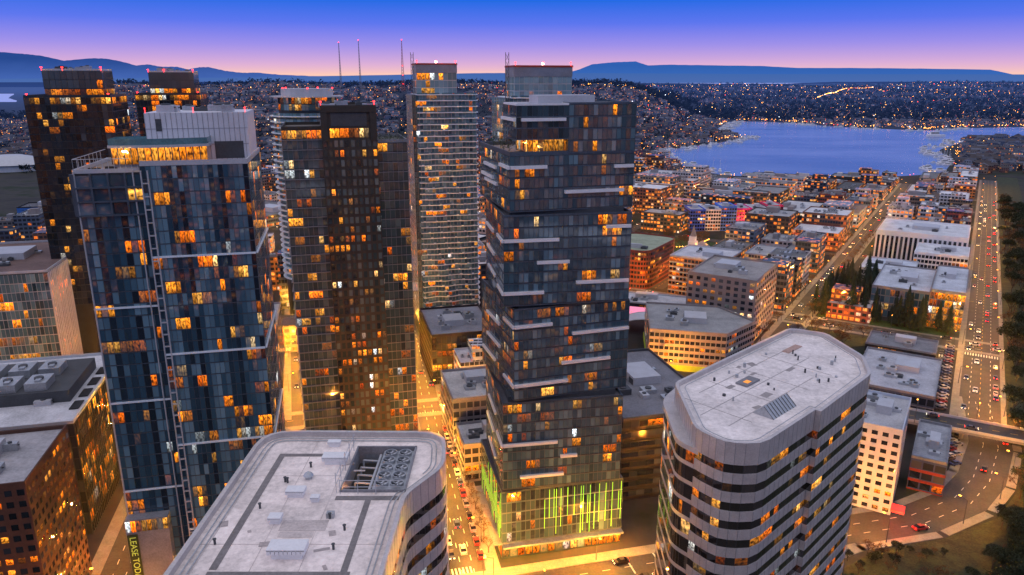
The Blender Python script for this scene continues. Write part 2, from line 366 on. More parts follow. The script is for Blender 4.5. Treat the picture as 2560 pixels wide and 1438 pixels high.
# ================================================================ LEFT GLASS TOWER
def amli():
    fr=frame(-61,172,13)
    P=rect(-61,172,13,23,30,-23,0); PLf=rect(-61,172,13,14.2,27,-37.2,1.4)
    b=Bld('glass_tower','dark blue glass residential high-rise with curved rooftop lounge','tower',rect(-61,172,13,38,30,-38,0))
    b.wall.prism(P,0,121); b.wall.prism(PLf,0,119.5)
    b.glaze(P,4,121,3.0,1.1,.11,.16,.1,.05,tone=(.40,.30),pale=.14,run=3,slab=(.1,.16),fin=(.07,.07),litfn=lambda f,x:.16-.03*f,cc=.85)
    b.glaze(PLf,4,110,3.0,1.42,.1,.2,tone=(.36,.24),pale=.12,slab=(.1,.18),fin=(.07,.07),skip=(1,),litfn=lambda f,x:.14,cc=.85)
    b.glaze(PLf,110,119.4,3.1,3.4,.3,.2,.4,.2,tone=(.3,.2),slab=(.8,.35),fin=(.8,.4),skip=(1,))
    pod=rect(-61,172,13,10,3,-37.2,-1.8)
    b.glaze(pod,29.8,33.3,3.5,1.3,1,.3,slab=None,fin=None,K=1.2)
    b.finish(G_AML,M_FRAME,M_NSPAN)
    for z in (28,52,76,100):
        m=MB(); m.seg(P[0],P[1],z-.2,z+.22,.1,.45); m.seg(P[1],P[2],z-.2,z+.22,.1,.45); b.add(m,'white_ledge',M_SLAB)
        m=MB(); m.seg(PLf[0],PLf[1],z-12.2,z-11.8,.1,.45); b.add(m,'white_ledge',M_SLAB)
    for x in (-23,-21.6,-37.1,-25):
        y=0 if x>-23.5 else 1.4
        m=MB(); m.seg(fr(x,y),fr(x+.25,y),4,120,.1,.55); b.add(m,'vertical_fin',M_LGREY)
    for k in range(38):
        m=MB(); m.seg(fr(-22.8,0),fr(-21.6,0),6+k*3,6.25+k*3,.1,.5); b.add(m,'fin_rung',M_LGREY)
    b.roof(P,121,(.28,.26,.24,0),1.1,M_LGREY); b.roof(PLf,119.5,(.22,.18,.16,0),.9,M_LGREY)
    pm=rect(-61,172,13,22.6,17,-22.8,9); m=MB(); m.prism(pm,121,132.2); b.add(m,'mechanical_penthouse',mat('pale_lavender_panel',(.66,.66,.72),.5,var=.08))
    m=MB()
    for k in range(20): m.seg(fr(-22.8+k*1.15,9),fr(-22.72+k*1.15,9),121,132.2,.02,.1)
    for z in (124.8,128.5): m.seg(fr(-22.8,9),fr(-.2,9),z,z+.08,.02,.09)
    b.add(m,'panel_joint',M_GREYP)
    m=MB(); m.seg(fr(-8,9),fr(-1.5,9),121.5,125.5,.03,.12); b.add(m,'louvre',M_DMECH)
    m=MB(); m.seg(fr(-20.5,9),fr(-19.2,9),128,130.8,.03,.12); b.add(m,'louvre',M_DMECH)
    arc=[fr(-29+20*(i/14),4.6-3.4*math.sin(math.pi*min(1,(i/14)*.62+.25))) for i in range(15)]
    poly=arc+[fr(-9,9),fr(-29,9)]
    m=MB(); m.prism(offset(poly,-.3),120.6,121.3); b.add(m,'lounge_floor',M_GREYP)
    m=MB(); m.prism(offset(poly,.5),124.9,125.5); b.add(m,'lounge_roof',M_LGREY)
    m=MB(); m.prism(offset(poly,.3),125.5,126.9,top=False); b.add(m,'glass_parapet',mat('teal_glass_rail',(.10,.22,.26),.15))
    for i in range(14):
        m=MB();a,c=arc[i],arc[i+1]; m.face([(a[0],a[1],121.3),(c[0],c[1],121.3),(c[0],c[1],124.9),(a[0],a[1],124.9)],0,None,(R.uniform(.8,1.3),.4,R.uniform(.3,.8),1)); b.add(m,'lounge_window',G_AML)
        m=MB(); m.rod((a[0],a[1],121.3),(a[0],a[1],124.9),.12); b.add(m,'lounge_column',M_DMECH)
    m=MB(); m.box((*fr(-26,1.5),124.0),(.4,.4,.4)); b.add(m,'lounge_lamp',M_WLAMP)
    point((*fr(-26,.6),123.8),500,b.root,(1,.5,.12)); point((*fr(-34,8),121.8),400,b.root,(1,.4,.08))
    m=MB()
    for k in range(12): m.rod((*fr(-37+k*1.2,1.6),120.4),(*fr(-37+k*1.2,1.6),122.6),.06)
    m.rod((*fr(-37,1.6),122.6),(*fr(-23,1.6),122.6),.08); m.rod((*fr(-37,1.6),122.6),(*fr(-37,27),122.6),.08)
    for k in range(8): m.rod((*fr(-37,1.6+k*3),120.4),(*fr(-37,1.6+k*3),122.6),.06)
    b.add(m,'terrace_railing',M_LGREY)
    for x,y in ((-34,6),(-31,8),(-27,18)):
        m=MB(); m.box((*fr(x,y),119.6),(1.2,.5,.7),.2); b.add(m,'planter',M_BROWN)
    b.units(fr,-21,-3,11,24,132.2,6,math.radians(13))
    for x in (-22.5,-12,-.5):
        m=MB(); m.rod((*fr(x,9.3),132.2),(*fr(x,9.3),133.2),.06); m.box((*fr(x,9.3),133.2),(.1,.1,.16)); b.add(m,'red_beacon',[M_REDL])
    m=MB(); m.prism(pod,0,33.5); b.add(m,'podium',M_GREYP)
    banner=MB(); banner.seg(fr(-37,-1.8),fr(-34.6,-1.8),2,29.5,.1,.2); b.add(banner,'banner',mat('black_banner',(.01,.01,.012),.6))
    b2=MB(); b2.seg(fr(-37.05,-1.8),fr(-34.55,-1.8),15,29.4,.2,.25); b.add(b2,'banner_panel',mat('dark_green_banner',(.03,.05,.01),.6))
    def txt(s,z,size,m):
        cu=D.curves.new('banner_text','FONT'); cu.body=s; cu.size=size; cu.extrude=.02
        o=D.objects.new('banner_text',cu); link(o)
        bpy.context.view_layer.update()
        me=D.meshes.new_from_object(o); D.objects.remove(o)
        o=D.objects.new('banner_text',me); link(o); me.materials.clear(); me.materials.append(m)
        x,y=fr(-36.5,-2.1); o.parent=b.root
        mw=Matrix.Translation((x,y,z))@Matrix.Rotation(math.radians(13),4,'Z')@Matrix.Rotation(math.radians(90),4,'X')@Matrix.Rotation(math.radians(-90),4,'Z')
        o.matrix_local=Matrix.Translation(-b.root.location)@mw
        return o
    txt('LEASE TODAY',28.9,2.1,mat('yellow_green_letter',(.55,.7,.15),.5,0,(.5,.7,.08),.35))
    txt('AMLIARC',14.3,2.3,mat('white_letter',(.8,.8,.8),.5,0,(1,1,1),.3))
amli()
# ================================================================ BROWN RESIDENTIAL TOWER
def aspira():
    fr=frame(-71,232,14)
    PL=rect(-71,232,14,12,26,0,0); PC=rect(-71,232,14,17,30,12,-1.6); PR=rect(-71,232,14,9.5,26,29,.4)
    b=Bld('residential_tower','dark brown residential high-rise with grey glass wings and balconies','tower',rect(-71,232,14,38.5,28))
    b.wall.prism(PL,0,124.5); b.wall.prism(PR,0,120)
    b.glaze(PL,3,124.5,3.05,1.5,.13,.4,tone=(.5,.18),pale=.12,run=3,slab=(.7,.18),litfn=lambda f,x:1 if f>.965 else .16,skip=(1,))
    b.glaze(PR,3,120,3.05,1.6,.16,.45,tone=(.45,.18),run=3,slab=(.15,.2),litfn=lambda f,x:.2,skip=(3,))
    b.finish(G_ASP,M_FRAME,M_GREYP)
    c=Bld.__new__(Bld); c.root=b.root; c.p=[]; c.slab=MB(); c.wall=MB()
    c.wall.prism(PC,0,131)
    c.glaze(PC,3,121.5,3.05,1.7,.2,.75,.25,.3,tone=(.35,.2),pale=.12,run=2,slab=None,fin=None,litfn=lambda f,x:.22)
    c.glaze(rect(-71,232,14,12,1,14.5,-1.65),121.8,125,3.2,1.5,1,.3,slab=None,fin=None,K=1.1,skip=(1,2,3))
    c.finish(G_ASP,M_BROWN,M_BROWN,'bay_window')
    m=MB(); m.seg(fr(15,-1.6),fr(26,-1.6),125.6,129.6,.02,.1); b.add(m,'crown_recess',M_DMECH)
    m=MB(); m.seg(fr(12,-1.6),fr(29,-1.6),129.8,131.6,.05,.6); b.add(m,'crown_frame',M_BROWN)
    for x in (12,27): m=MB(); m.seg(fr(x,-1.6),fr(x+2,-1.6),121,129.8,.05,.5); b.add(m,'crown_pier',M_BROWN)
    b.roof(PL,124.6,(.12,.1,.09,0),1,M_BROWN); b.roof(PR,120.1,(.1,.1,.08,0),1,M_GREYP); b.roof(PC,131.02,(.1,.09,.09,0),.9,M_BROWN)
    for x in (12.3,28.5):
        m=MB(); m.rod((*fr(x,-1),131.6),(*fr(x,-1),132.8),.06); m.box((*fr(x,-1),132.8),(.25,.25,.35)); b.add(m,'red_beacon',M_REDL)
    b.units(fr,13,28,4,24,131,6,math.radians(14))
    for k in range(5):
        m=MB(); x=30+k*1.7
        for j in range(50):
            px,py=fr(x+R.gauss(0,.5),2+R.gauss(0,.5)); pz=121+abs(R.gauss(1,.7)); q=[(px+R.uniform(-.3,.3),py+R.uniform(-.3,.3),pz+R.uniform(-.3,.3)) for _ in range(3)]; m.face(q)
        b.add(m,'roof_shrub',mat('roof_foliage',(.03,.055,.025),.8))
aspira()
# ================================================================ OTHER HIGH-RISES
def twin(ox,oy,W,label,zt=132,zc=143,cx=(7,32)):
    fr=frame(ox,oy,14); P=rect(ox,oy,14,W,28); b=Bld('residential_tower',label,'tower',P)
    b.wall.prism(P,0,zt); b.glaze(P,40,zt,3.05,2.0,.12,.3,tone=(.3,.2),pale=.04,run=2,litfn=lambda f,x:.75 if f>.955 else .15,slab=(.12,.2))
    Pc=rect(ox,oy,14,cx[1]-cx[0],18,cx[0],5); b.wall.prism(Pc,zt,zc); b.glaze(Pc,zt+3.5,zc,3.6,2.2,0,.2,tone=(.9,.1),pale=.0,slab=None)
    b.glaze(Pc,zt,zt+3.4,3.4,2.2,.8,.3,slab=None,fin=None)
    b.finish(G_DRK,M_FRAME,M_FRAME); b.roof(P,zt+.02,(.1,.1,.1,0),1,M_FRAME); b.roof(Pc,zc+.02,(.2,.2,.24,0),.8,M_LGREY)
    for x,y in ((cx[0],5),(cx[1],5),(cx[0]+8,5),(1,1),(W-1,1)):
        m=MB(); z=zc if y==5 else zt; m.rod((*fr(x,y),z),(*fr(x,y),z+1.2),.08); m.box((*fr(x,y),z+1.2),(.28,.28,.4)); b.add(m,'red_beacon',M_REDL)
    b.units(fr,cx[0]+2,cx[1]-2,7,20,zc,5,.24)
twin(-206,322,33.5,'black glass high-rise with lit crown and red roof beacons',132,143,(7,30))
twin(-206,418,33,'slim black glass high-rise with grey rooftop screen',131,143,(7,30))
def oval():
    cx,cy=-112,418; P=[(cx+19*math.cos(i*6.2832/28),cy+16*math.sin(i*6.2832/28)) for i in range(28)]
    b=Bld('curved_tower','oval pale tower ringed with curved balcony slabs','tower',P)
    b.wall.prism(P,0,122); b.glaze(P,30,122,3.1,2.1,.12,.4,tone=(.5,.2),slab=None,fin=None)
    b.glaze(offset(P,-3),123,130,3.4,2.2,.6,.3,slab=None,fin=None,K=.7); b.wall.prism(offset(P,-3.2),122,130)
    b.finish(G_PAL,M_FRAME,M_WHITE)
    for k in range(31):
        m=MB(); m.prism(offset(P,1.7),30+k*3.0,30.45+k*3.0,bot=True); b.add(m,'balcony_slab',M_SLAB)
    m=MB(); m.prism(offset(P,.5),130,130.6,bot=True); m.prism(offset(P,-5),130.6,134.5); b.add(m,'rooftop_cap',M_LGREY)
    for i in (0,6,12,17,22): m=MB(); p=offset(P,-5)[i]; m.box((p[0],p[1],134.5),(.3,.3,.6)); b.add(m,'red_beacon',M_REDL)
oval()
M_GRAIL=mat('teal_balcony_glass',(.08,.17,.23),.12)
def spire(ox,oy,W,zt,zc,cx0,cx1,z00,label):
    fr=frame(ox,oy,14); P=rect(ox,oy,14,W,26); b=Bld('balcony_tower',label,'tower',P)
    b.wall.prism(P,0,zt); b.glaze(P,z00,zt,3.0,1.9,.1,.3,tone=(.5,.2),pale=.3,slab=None,fin=(.1,.1),litfn=lambda f,x:.24 if .15<x<.5 else .06)
    Pc=rect(ox,oy,14,cx1-cx0,16,cx0,3); b.wall.prism(Pc,zt,zc); b.glaze(Pc,zt,zc-4,3.3,2.2,.12,.2,tone=(.8,.15),pale=.3)
    b.finish(G_PAL,M_FRAME,M_LGREY)
    m=MB(); m.prism(offset(Pc,.3),zc-4,zc); b.add(m,'crown_screen',mat('blue_grey_screen',(.2,.23,.3),.6))
    m=MB(); m.prism(offset(Pc,.5),zc,zc+.8,bot=True); b.add(m,'red_safety_rail',M_RED)
    m=MB(); m.prism(rect(ox,oy,14,8,3,W-12,-.5),zt,zt+.9); b.add(m,'red_safety_rail',M_RED)
    n=int((zt-z00)/3)
    for k in range(n+1):
        z=z00+k*(zt-z00)/n; m=MB(); ph=k*.42; pts=[]
        for i in range(25):
            x=2.6+(W-2.6)*i/24; pts.append(fr(x,-1.5-.95*math.sin(i*.55+ph*.8)*math.sin(k*.13+1)))
        pts+= [fr(W+1.5,2),fr(W+1.3+.5*math.sin(ph),13),fr(W+1.5,26),fr(2.6,26)]
        m.prism(pts,z-.05,z+.42,bot=True)
        for i in range(0,24,1):
            if (i+k)%5: m.seg(pts[i],pts[i+1],z+.42,z+1.15,-.12,-.05,1)
        b.add(m,'balcony_slab',[M_SLAB,M_GRAIL])
    m=MB()
    for x in (0,.9,1.8): m.seg(fr(x,0),fr(x+.12,0),2,zt+1,.1,.5)
    b.add(m,'glass_spine_frame',M_GREYP)
    for x in (cx0+.4,(cx0+cx1)/2,cx1-.4): m=MB(); m.rod((*fr(x,3.2),zc+.8),(*fr(x,3.2),zc+1.8),.1); m.box((*fr(x,3.2),zc+1.8),(.28,.28,.4)); b.add(m,'red_beacon',M_REDL)
    m=MB(); m.box((*fr((cx0+cx1)/2,4),zc+1),(.5,.5,1)); b.add(m,'roof_lamp',M_WLAMP)
    m=MB(); x,y=fr(.8,-.8)
    for z in range(int(z00),int(zc+4),3): m.rod((x-.7,y,z),(x+.7,y,z+3),.08); m.rod((x+.7,y,z),(x-.7,y,z+3),.08)
    m.rod((x-.7,y,0),(x-.7,y,zc+6),.12); m.rod((x+.7,y,0),(x+.7,y,zc+6),.12); b.add(m,'construction_hoist',M_DMECH)
spire(-51.5,392,33.5,131.5,146.5,3.2,24,8,'tall pale tower with rippling white balconies and red-topped crown')
spire(-3,330,34,131.5,144.5,5,31,60,'pale balcony tower with steel hoist and blue-grey crown')
# ================================================================ BANDED OFFICE BUILDINGS
SH,WH,FH=1.85,1.55,3.4
def banded(poly,zt,label,lit,glass,roofc,hole=None):
    b=Bld('office_building',label,'office',poly)
    b.wall.prism(poly,0,zt-3.5)
    fh=FH; z=zt-3.9-WH
    bands=MB(); bands.prism(offset(poly,.15),zt-3.9,zt,top=False)
    inner=offset(poly,-.45); N=len(poly)
    o=offset(poly,.15)
    for i in range(N):
        j=(i+1)%N; bands.face([(*o[i],zt),(*o[j],zt),(*inner[j],zt),(*inner[i],zt)]); bands.face([(*inner[j],zt-1),(*inner[i],zt-1),(*inner[i],zt),(*inner[j],zt)])
    b.add(bands,'cornice_band',M_STONE)
    zz0=z
    while z>2:
        m=MB(); m.prism(offset(poly,.12),z-SH,z,bot=True); b.add(m,'stone_band',M_STONE)
        b.glaze(offset(poly,-.02),z,z+WH,WH,1.5,lit,.03,.02,.03,tone=(.35,.2),pale=.05,slab=None,fin=None,run=3,tilt=.012,K=.85)
        z-=fh
    jo=MB()
    for i in range(N):
        a=Vector(o[i]);c=Vector(o[(i+1)%N]);L=(c-a).length; nn=max(1,round(L/1.6))
        for k in range(nn):
            p=a+(c-a)*k/nn; q=p+(c-a).normalized()*.06; jo.seg(p,q,zt-3.85,zt-.05,0,.02)
            zz=zz0
            while zz>2: jo.seg(p,q,zz-SH+.02,zz-.02,-.01,.012); zz-=fh
    b.add(jo,'panel_joint',M_GREYP)
    b.finish(glass,M_DMECH,M_STONE)
    m=MB(); m.face([(*p,zt-.9) for p in inner],0,[(0,0)]*N,roofc); ro=b.add(m,'roof',ROOF)
    if hole:
        x0,x1,y0,y1=hole; bm_=bmesh.new(); bm_.from_mesh(ro.data); L=b.root.location
        for co,no in (((x0,0,0),(1,0,0)),((x1,0,0),(1,0,0)),((0,y0,0),(0,1,0)),((0,y1,0),(0,1,0))):
            bmesh.ops.bisect_plane(bm_,geom=bm_.verts[:]+bm_.edges[:]+bm_.faces[:],plane_co=Vector(co)-L,plane_no=no)
        dl=[f for f in bm_.faces if x0<f.calc_center_median().x+L.x<x1 and y0<f.calc_center_median().y+L.y<y1]
        bmesh.ops.delete(bm_,geom=dl,context='FACES'); bm_.to_mesh(ro.data); bm_.free()
    return b
G_OFF=glassmat('glass_bronze',(.010,.008,.008),(.03,.024,.022),(.07,.06,.06),.9,.03,2.3)
def rp(pts,rs,n=5):
    out=[];N=len(pts)
    for i,r in enumerate(rs):
        if r==0: out.append(pts[i]); continue
        P=Vector(pts[i]);A=Vector(pts[i-1]);B=Vector(pts[(i+1)%N]);a=A-P;b=B-P; rr=min(r,a.length*.48,b.length*.48)
        a=P+a.normalized()*rr;b=P+b.normalized()*rr
        for k in range(n+1): t=k/n; out.append(tuple(a*(1-t)**2+P*2*t*(1-t)+b*t*t))
    return out
Lpoly=rp([(30.0,110.0),(33.5,105.3),(39.0,104.6),(52.3,117.2),(53.0,116.5),(69.4,133.2),(72.3,142.5),(70.3,157.0),(63.5,160.3),(30.6,128.8)],[1.6,1.6,2.4,0,0,1.5,1.5,1.5,1.5,1.5],2)
bl=banded(Lpoly,85,'banded stone and bronze glass office building with chamfered corners',.24,G_OFF,(.76,.70,.69,0))
def shoulder():
    pl=rp([(28.0,113),(30.3,110),(32,124),(32,134),(28.6,129)],[2,0,0,0,3])
    b=Bld.__new__(Bld); b.root=bl.root; b.p=[]; b.slab=MB(); b.wall=MB()
    b.wall.prism(pl,0,80.5); z=78.3
    while z>3:
        m=MB(); m.prism(offset(pl,.1),z-.7,z,bot=True); bl.add(m,'stone_band',M_STONE); b.glaze(pl,z,z+2.6,2.6,1.5,.08,.03,.02,.03,slab=None,fin=None,tone=(.4,.2)); z-=FH
    b.finish(G_OFF,M_DMECH,M_STONE,'shoulder_window'); m=MB(); m.prism(offset(pl,.3),80.5,81.4); bl.add(m,'shoulder_cap',M_STONE)
shoulder()
def Lroof():
    z=84.1
    fr=frame(46,119,43); m=MB()
    m.face([(*fr(-4,-2),z),(*fr(4,-2),z),(*fr(4,0),z+1.8),(*fr(-4,0),z+1.8)]); m.face([(*fr(4,2),z),(*fr(-4,2),z),(*fr(-4,0),z+1.8),(*fr(4,0),z+1.8)])
    m.face([(*fr(4,-2),z),(*fr(4,2),z),(*fr(4,0),z+1.8)]); m.face([(*fr(-4,2),z),(*fr(-4,-2),z),(*fr(-4,0),z+1.8)])
    bl.add(m,'skylight',M_MECH)
    m=MB()
    for k in range(9): x=-4+k; m.rod((*fr(x,-2.02),z+.05),(*fr(x,0),z+1.86),.05)
    bl.add(m,'skylight_rib',M_DMECH)
    f2=frame(45,131,43)
    m=MB(); m.box((*f2(0,0),z),(2.4,1.2,.35),math.radians(43)); bl.add(m,'roof_hatch',M_GREYP)
    m=MB(); m.box((*f2(-.6,-.2),z+.35),(.7,.5,.05),math.radians(43)); bl.add(m,'hatch_light',M_AMB)
    m=MB(); m.box((*frame(60,149,43)(0,0),z),(3,.8,.12),math.radians(43)); bl.add(m,'roof_hatch',mat('rusty_hatch',(.46,.30,.25),.7))
    for q in range(24):
        m=MB(); x,y=frame(50,132,43)(R.uniform(-16,20),R.uniform(-8,8)); m.cyl((x,y,z),R.uniform(.12,.35),R.uniform(.3,.9),8); bl.add(m,'roof_vent',R.choice((M_MECH,M_DMECH)))
    for q in range(7):
        m=MB(); x,y=frame(50,132,43)(R.uniform(-14,18),R.uniform(-8,8)); m.box((x,y,z),(R.uniform(.3,1.4),R.uniform(.3,1),.03),R.random()); bl.add(m,'roof_patch',mat('roof_patch_dark',(.33,.30,.30),.9))
    f=frame(34,112,43)
    for y in (-1,4.5,10): m=MB(); m.seg(f(2 if y<10 else 10,y),f(42 if y>0 else 32,y),z,z+.06,0,.12); bl.add(m,'membrane_seam',mat('seam_grey',(.44,.41,.41),.8))
    for x in (6,16,26,36): m=MB(); m.seg(f(x,-3),f(x,12),z,z+.05,0,.12); bl.add(m,'membrane_seam',mat('seam_grey',(.44,.41,.41),.8))
    inner=offset(Lpoly,-1.6); m=MB();N=len(inner)
    for i in range(N): a,c=inner[i],inner[(i+1)%N]; m.rod((*a,z+.45),(*c,z+.45),.07)
    bl.add(m,'edge_rail',M_MECH)
Lroof()
Mp=rp([(-40,58),(-15.3,58),(-14.7,90),(-10.0,98),(-10.8,108.8),(-40,109.2)],[0,0,1.5,2.5,4,5],4)
HX0,HX1,HY0,HY1=-24.2,-14.9,92,105
bm=banded(Mp,85,'banded stone office building with wide pale flat roof',.24,G_OFF,(.82,.72,.68,0),(HX0,HX1,HY0,HY1))
def Mroof():
    z=84.1; zp=81.55
    strip=mat('walkway_strip',(.22,.20,.20),.9)
    def st(x0,y0,x1,y1): m=MB(); m.box(((x0+x1)/2,(y0+y1)/2,z+.02+R.random()*.01),(abs(x1-x0)/2,abs(y1-y0)/2,.04)); bm.add(m,'roof_walkway',strip)
    st(-35.8,75,-34.9,102.2); st(-35.8,102.2,-25.5,103); st(-35.8,73.9,-19,74.6); st(-20.2,74.6,-19.4,90); st(-24.4,90,-15.6,91)
    for x,y,w,h in ((-28,84,2,1.2),(-25.3,84,1.3,1.2),(-27.5,82,2.2,.6)): m=MB(); m.box((x,y,z+.005+R.random()*.01),(w,h,.03)); bm.add(m,'roof_patch',mat('roof_patch',(.56,.49,.47),.9))
    for q in range(9): m=MB(); m.box((R.uniform(-38,-21),R.uniform(72,100) if q%2 else R.uniform(72,89),z+.002+q*.002),(R.uniform(.2,1.1),R.uniform(.15,.7),.025),R.random()*.5); bm.add(m,'roof_stain',mat('roof_stain',(.44,.38,.37),.9)) if True else 0
    def vent(x,y,w,d,h):
        g=MB(); g.box((x,y,z),(w*.8,d*.75,h*.55)); n=9
        for k in range(n):
            x0=x-w+2*w*k/n; g.box((x0+w/n,y,z+h*.5),(w/n*.85,d,h*.4))
        pr=[(x-w,y-d),(x+w,y-d),(x+w,y+d),(x-w,y+d)]; g.prism(pr,z+h*.85,z+h,bot=True); bm.add(g,'roof_ventilator',M_WHITE)
    vent(-27.2,77.8,2.3,1.1,1.5); vent(-30.9,84.8,.85,.7,1); vent(-30,91.2,1.3,.8,1.1); vent(-27,89.8,.6,.5,.8); vent(-26.6,100.4,1.9,.9,1.3); vent(-28,105.6,1,.5,.9)
    g=MB(); g.cyl((-29.5,95.8,z),.5,.5,12); g.cyl((-29.5,95.8,z+.5),.75,.35,12,0,.5); g.cyl((-29.5,95.8,z+.85),.5,.25,12,0,.15); bm.add(g,'round_vent',M_MECH)
    for x,y in ((-32.6,94.8),(-32.2,94.6),(-24,85.6),(-21.5,83),(-34,88),(-37,80),(-30,99),(-22,79)):
        g=MB(); g.cyl((x,y,z),.16,.7,8); g.cyl((x,y,z+.7),.24,.1,8); bm.add(g,'pipe_vent',M_DMECH)
    g=MB(); g.box((-24,86,z),(.5,.4,.7)); bm.add(g,'roof_box',M_MECH)
    x0,x1,y0,y1=HX0,HX1,HY0,HY1
    g=MB(); g.face([(x0,y0,zp),(x1,y0,zp),(x1,y1,zp),(x0,y1,zp)]); bm.add(g,'yard_floor',mat('yard_dark',(.05,.045,.04),.9))
    g=MB()
    for a,c in (((x0,y0),(x0,y1)),((x0,y1),(x1,y1)),((x1,y1),(x1,y0)),((x1,y0),(x0,y0))): g.seg(a,c,zp-.1,z+.35,0,.25)
    bm.add(g,'yard_wall',M_GREYP)
    g=MB(); g.box((-17.6,98.8,zp+2),(2.3,5.6,.35)); 
    for sx in (-1,1):
        for sy in (-1,0,1): g.rod((-17.6+sx*2.1,98.8+sy*5.2,zp),(-17.6+sx*2.1,98.8+sy*5.2,zp+2),.12)
    bm.add(g,'cooling_frame',M_MECH)
    g=MB(); g.box((-17.6,98.8,zp+.5),(2.0,5.2,1.5)); bm.add(g,'cooling_body',M_DMECH)
    for i in range(5):
        for sx in (-1.1,1.1):
            g=MB(); c=(-17.6+sx,94.4+i*2.2,zp+2.35); n=14
            for k in range(n):
                a0,a1=k*6.2832/n,(k+1)*6.2832/n
                p=lambda a,r,zz:(c[0]+r*math.cos(a),c[1]+r*math.sin(a),c[2]+zz)
                g.face([p(a0,.98,0),p(a1,.98,0),p(a1,.98,.45),p(a0,.98,.45)]); g.face([p(a1,.86,0),p(a0,.86,0),p(a0,.86,.45),p(a1,.86,.45)]); g.face([p(a0,.98,.45),p(a1,.98,.45),p(a1,.86,.45),p(a0,.86,.45)])
            for k in range(n): a0,a1=k*6.2832/n,(k+1)*6.2832/n; g.face([p(0,0,.03),p(a0,.9,.03),p(a1,.9,.03)],2)
            for k in range(5):
                a=k*1.2566; g.face([p(a,.1,.2),p(a-.2,.84,.15),p(a+.25,.84,.28),p(a+.5,.12,.22)],1)
            g.cyl((c[0],c[1],c[2]+.15),.16,.2,8,1); bm.add(g,'cooling_fan',[M_MECH,M_LGREY,M_DMECH])
    for k in range(5): g=MB(); y=94+k*2.2; g.rod((-20.2,y,zp+1.4),(-23.0,y+.3,zp+1.4),.16,0,8); g.rod((-23.0,y+.3,zp+1.4),(-23.0,y+.3,zp+.1),.16,0,8); bm.add(g,'pipework',M_LGREY)
    g=MB(); g.rod((-20.4,93,zp+1.8),(-20.4,104,zp+1.8),.22,0,8); g.rod((-22,92.8,zp+.5),(-15.5,92.8,zp+.5),.18,0,8); bm.add(g,'pipework',M_LGREY)
    g=MB()
    for x in (-24,-21.5,-19): g.rod((x,y0-.4,z),(x,y0-.4,z+2.2),.06)
    for zz in (1.1,2.1): g.rod((-24,y0-.4,z+zz),(-15,y0-.4,z+zz),.05)
    for k in range(5): g.rod((-24.6,y0+k*3,z),(-24.6,y0+k*3,z+3),.06)
    for zz in (1.2,2.4): g.rod((-24.6,y0,z+zz),(-24.6,y1,z+zz),.05)
    bm.add(g,'scaffold_rail',M_LGREY)
    g=MB(); g.cyl((-23.4,92.8,zp+1.6),.2,.4,8); bm.add(g,'work_light',M_LAMP); point((-22.8,93.2,zp+1.9),220,bm.root)
    for off,zz in ((-1.3,.25),(-2.0,.18)):
        inner=offset(Mp,off); g=MB(); N=len(inner)
        for i in range(N):
            a,c=inner[i],inner[(i+1)%N]
            if not (x0<a[0]<x1 and y0<a[1]<y1): g.rod((*a,z+zz),(*c,z+zz),.09)
        bm.add(g,'edge_rail',M_MECH)
    sm=mat('seam_light',(.62,.55,.53),.8)
    for y in (66,80,96.5): g=MB(); g.seg((-39,y),(-16 if y<90 else -25,y),z,z+.045,0,.07); bm.add(g,'membrane_seam',sm)
    for x in (-37.8,-31,-25.2): g=MB(); g.seg((x,60),(x,91 if x>-25 else 108),z,z+.04,0,.07); bm.add(g,'membrane_seam',sm)
Mroof()
# ================================================================ MID-RISE BUILDINGS WITH GLAZING
def mid(name,label,poly,z,glass,wallm,slabm,fh=3.6,bay=2.2,lit=.15,roofc=(.42,.43,.47,0),sill=.9,head=.4,gap=.25,slab=(.08,.3),fin=None,units=5,parm=None,z0=0,K=1,pale=.08,nind=100,run=3,tone=(.3,.2)):
    b=Bld(name,label,'building',poly); b.wall.prism(poly,0,z)
    b.glaze(poly,z0,z-.4,fh,bay,lit,sill,head,gap,slab=slab,fin=fin,K=K,pale=pale,run=run,tone=tone)
    b.finish(glass,wallm,slabm,nind=nind); b.roof(poly,z+.01,roofc,1.0,parm or slabm,.4)
    a=Vector(poly[0]);e1=(Vector(poly[1])-a);e2=(Vector(poly[-1])-a); rot=math.atan2(e1.y,e1.x); W=e1.length;Dp=e2.length
    f=frame(a.x,a.y,math.degrees(rot)); b.units(f,W*.2,W*.8,Dp*.2,Dp*.8,z+.03,units,rot)
    m=MB(); m.prism(rect(a.x,a.y,math.degrees(rot),W*.3,Dp*.25,W*R.uniform(.2,.5),Dp*R.uniform(.3,.55)),z,z+3,0); 
    if units: b.add(m,'rooftop_penthouse',M_LGREY)
    return b
M_BRICK=mat('dark_brown_brick',(.09,.04,.028),.85,sc=.8)
M_REDB=mat('red_brick',(.22,.05,.035),.85,sc=.8)
M_ORB=mat('orange_tan_panel',(.42,.2,.09),.8)
M_TAN=mat('tan_grey_stucco',(.27,.24,.24),.85,var=.12)
M_BLACK=mat('black_metal_panel',(.014,.014,.017),.5,.2)
mid('brick_hotel','dark brown brick hotel with small square windows',rect(-116-40*.97,157-40*.242,14,40,31),46.5,G_DRK,M_BRICK,M_BRICK,3.1,2.6,.2,(.42,.41,.44,0),1.0,.5,.55,slab=None,units=9)
mid('dark_glass_office','dark glass office with heavy rooftop ventilation units',rect(-134-58,206-14.5,14,60,62),38.5,G_DRK,M_BLACK,M_FRAME,3.7,1.7,.28,(.55,.55,.59,0),.25,.15,.06,fin=(.25,.12),units=10,parm=M_LGREY)
f=frame(-192,191.5,14)
pe=Bld.__new__(Bld); pe.root=empty('rooftop_plant',(*f(38,33),38.5),'dark rooftop plant enclosure with grey air handlers','rooftop plant')
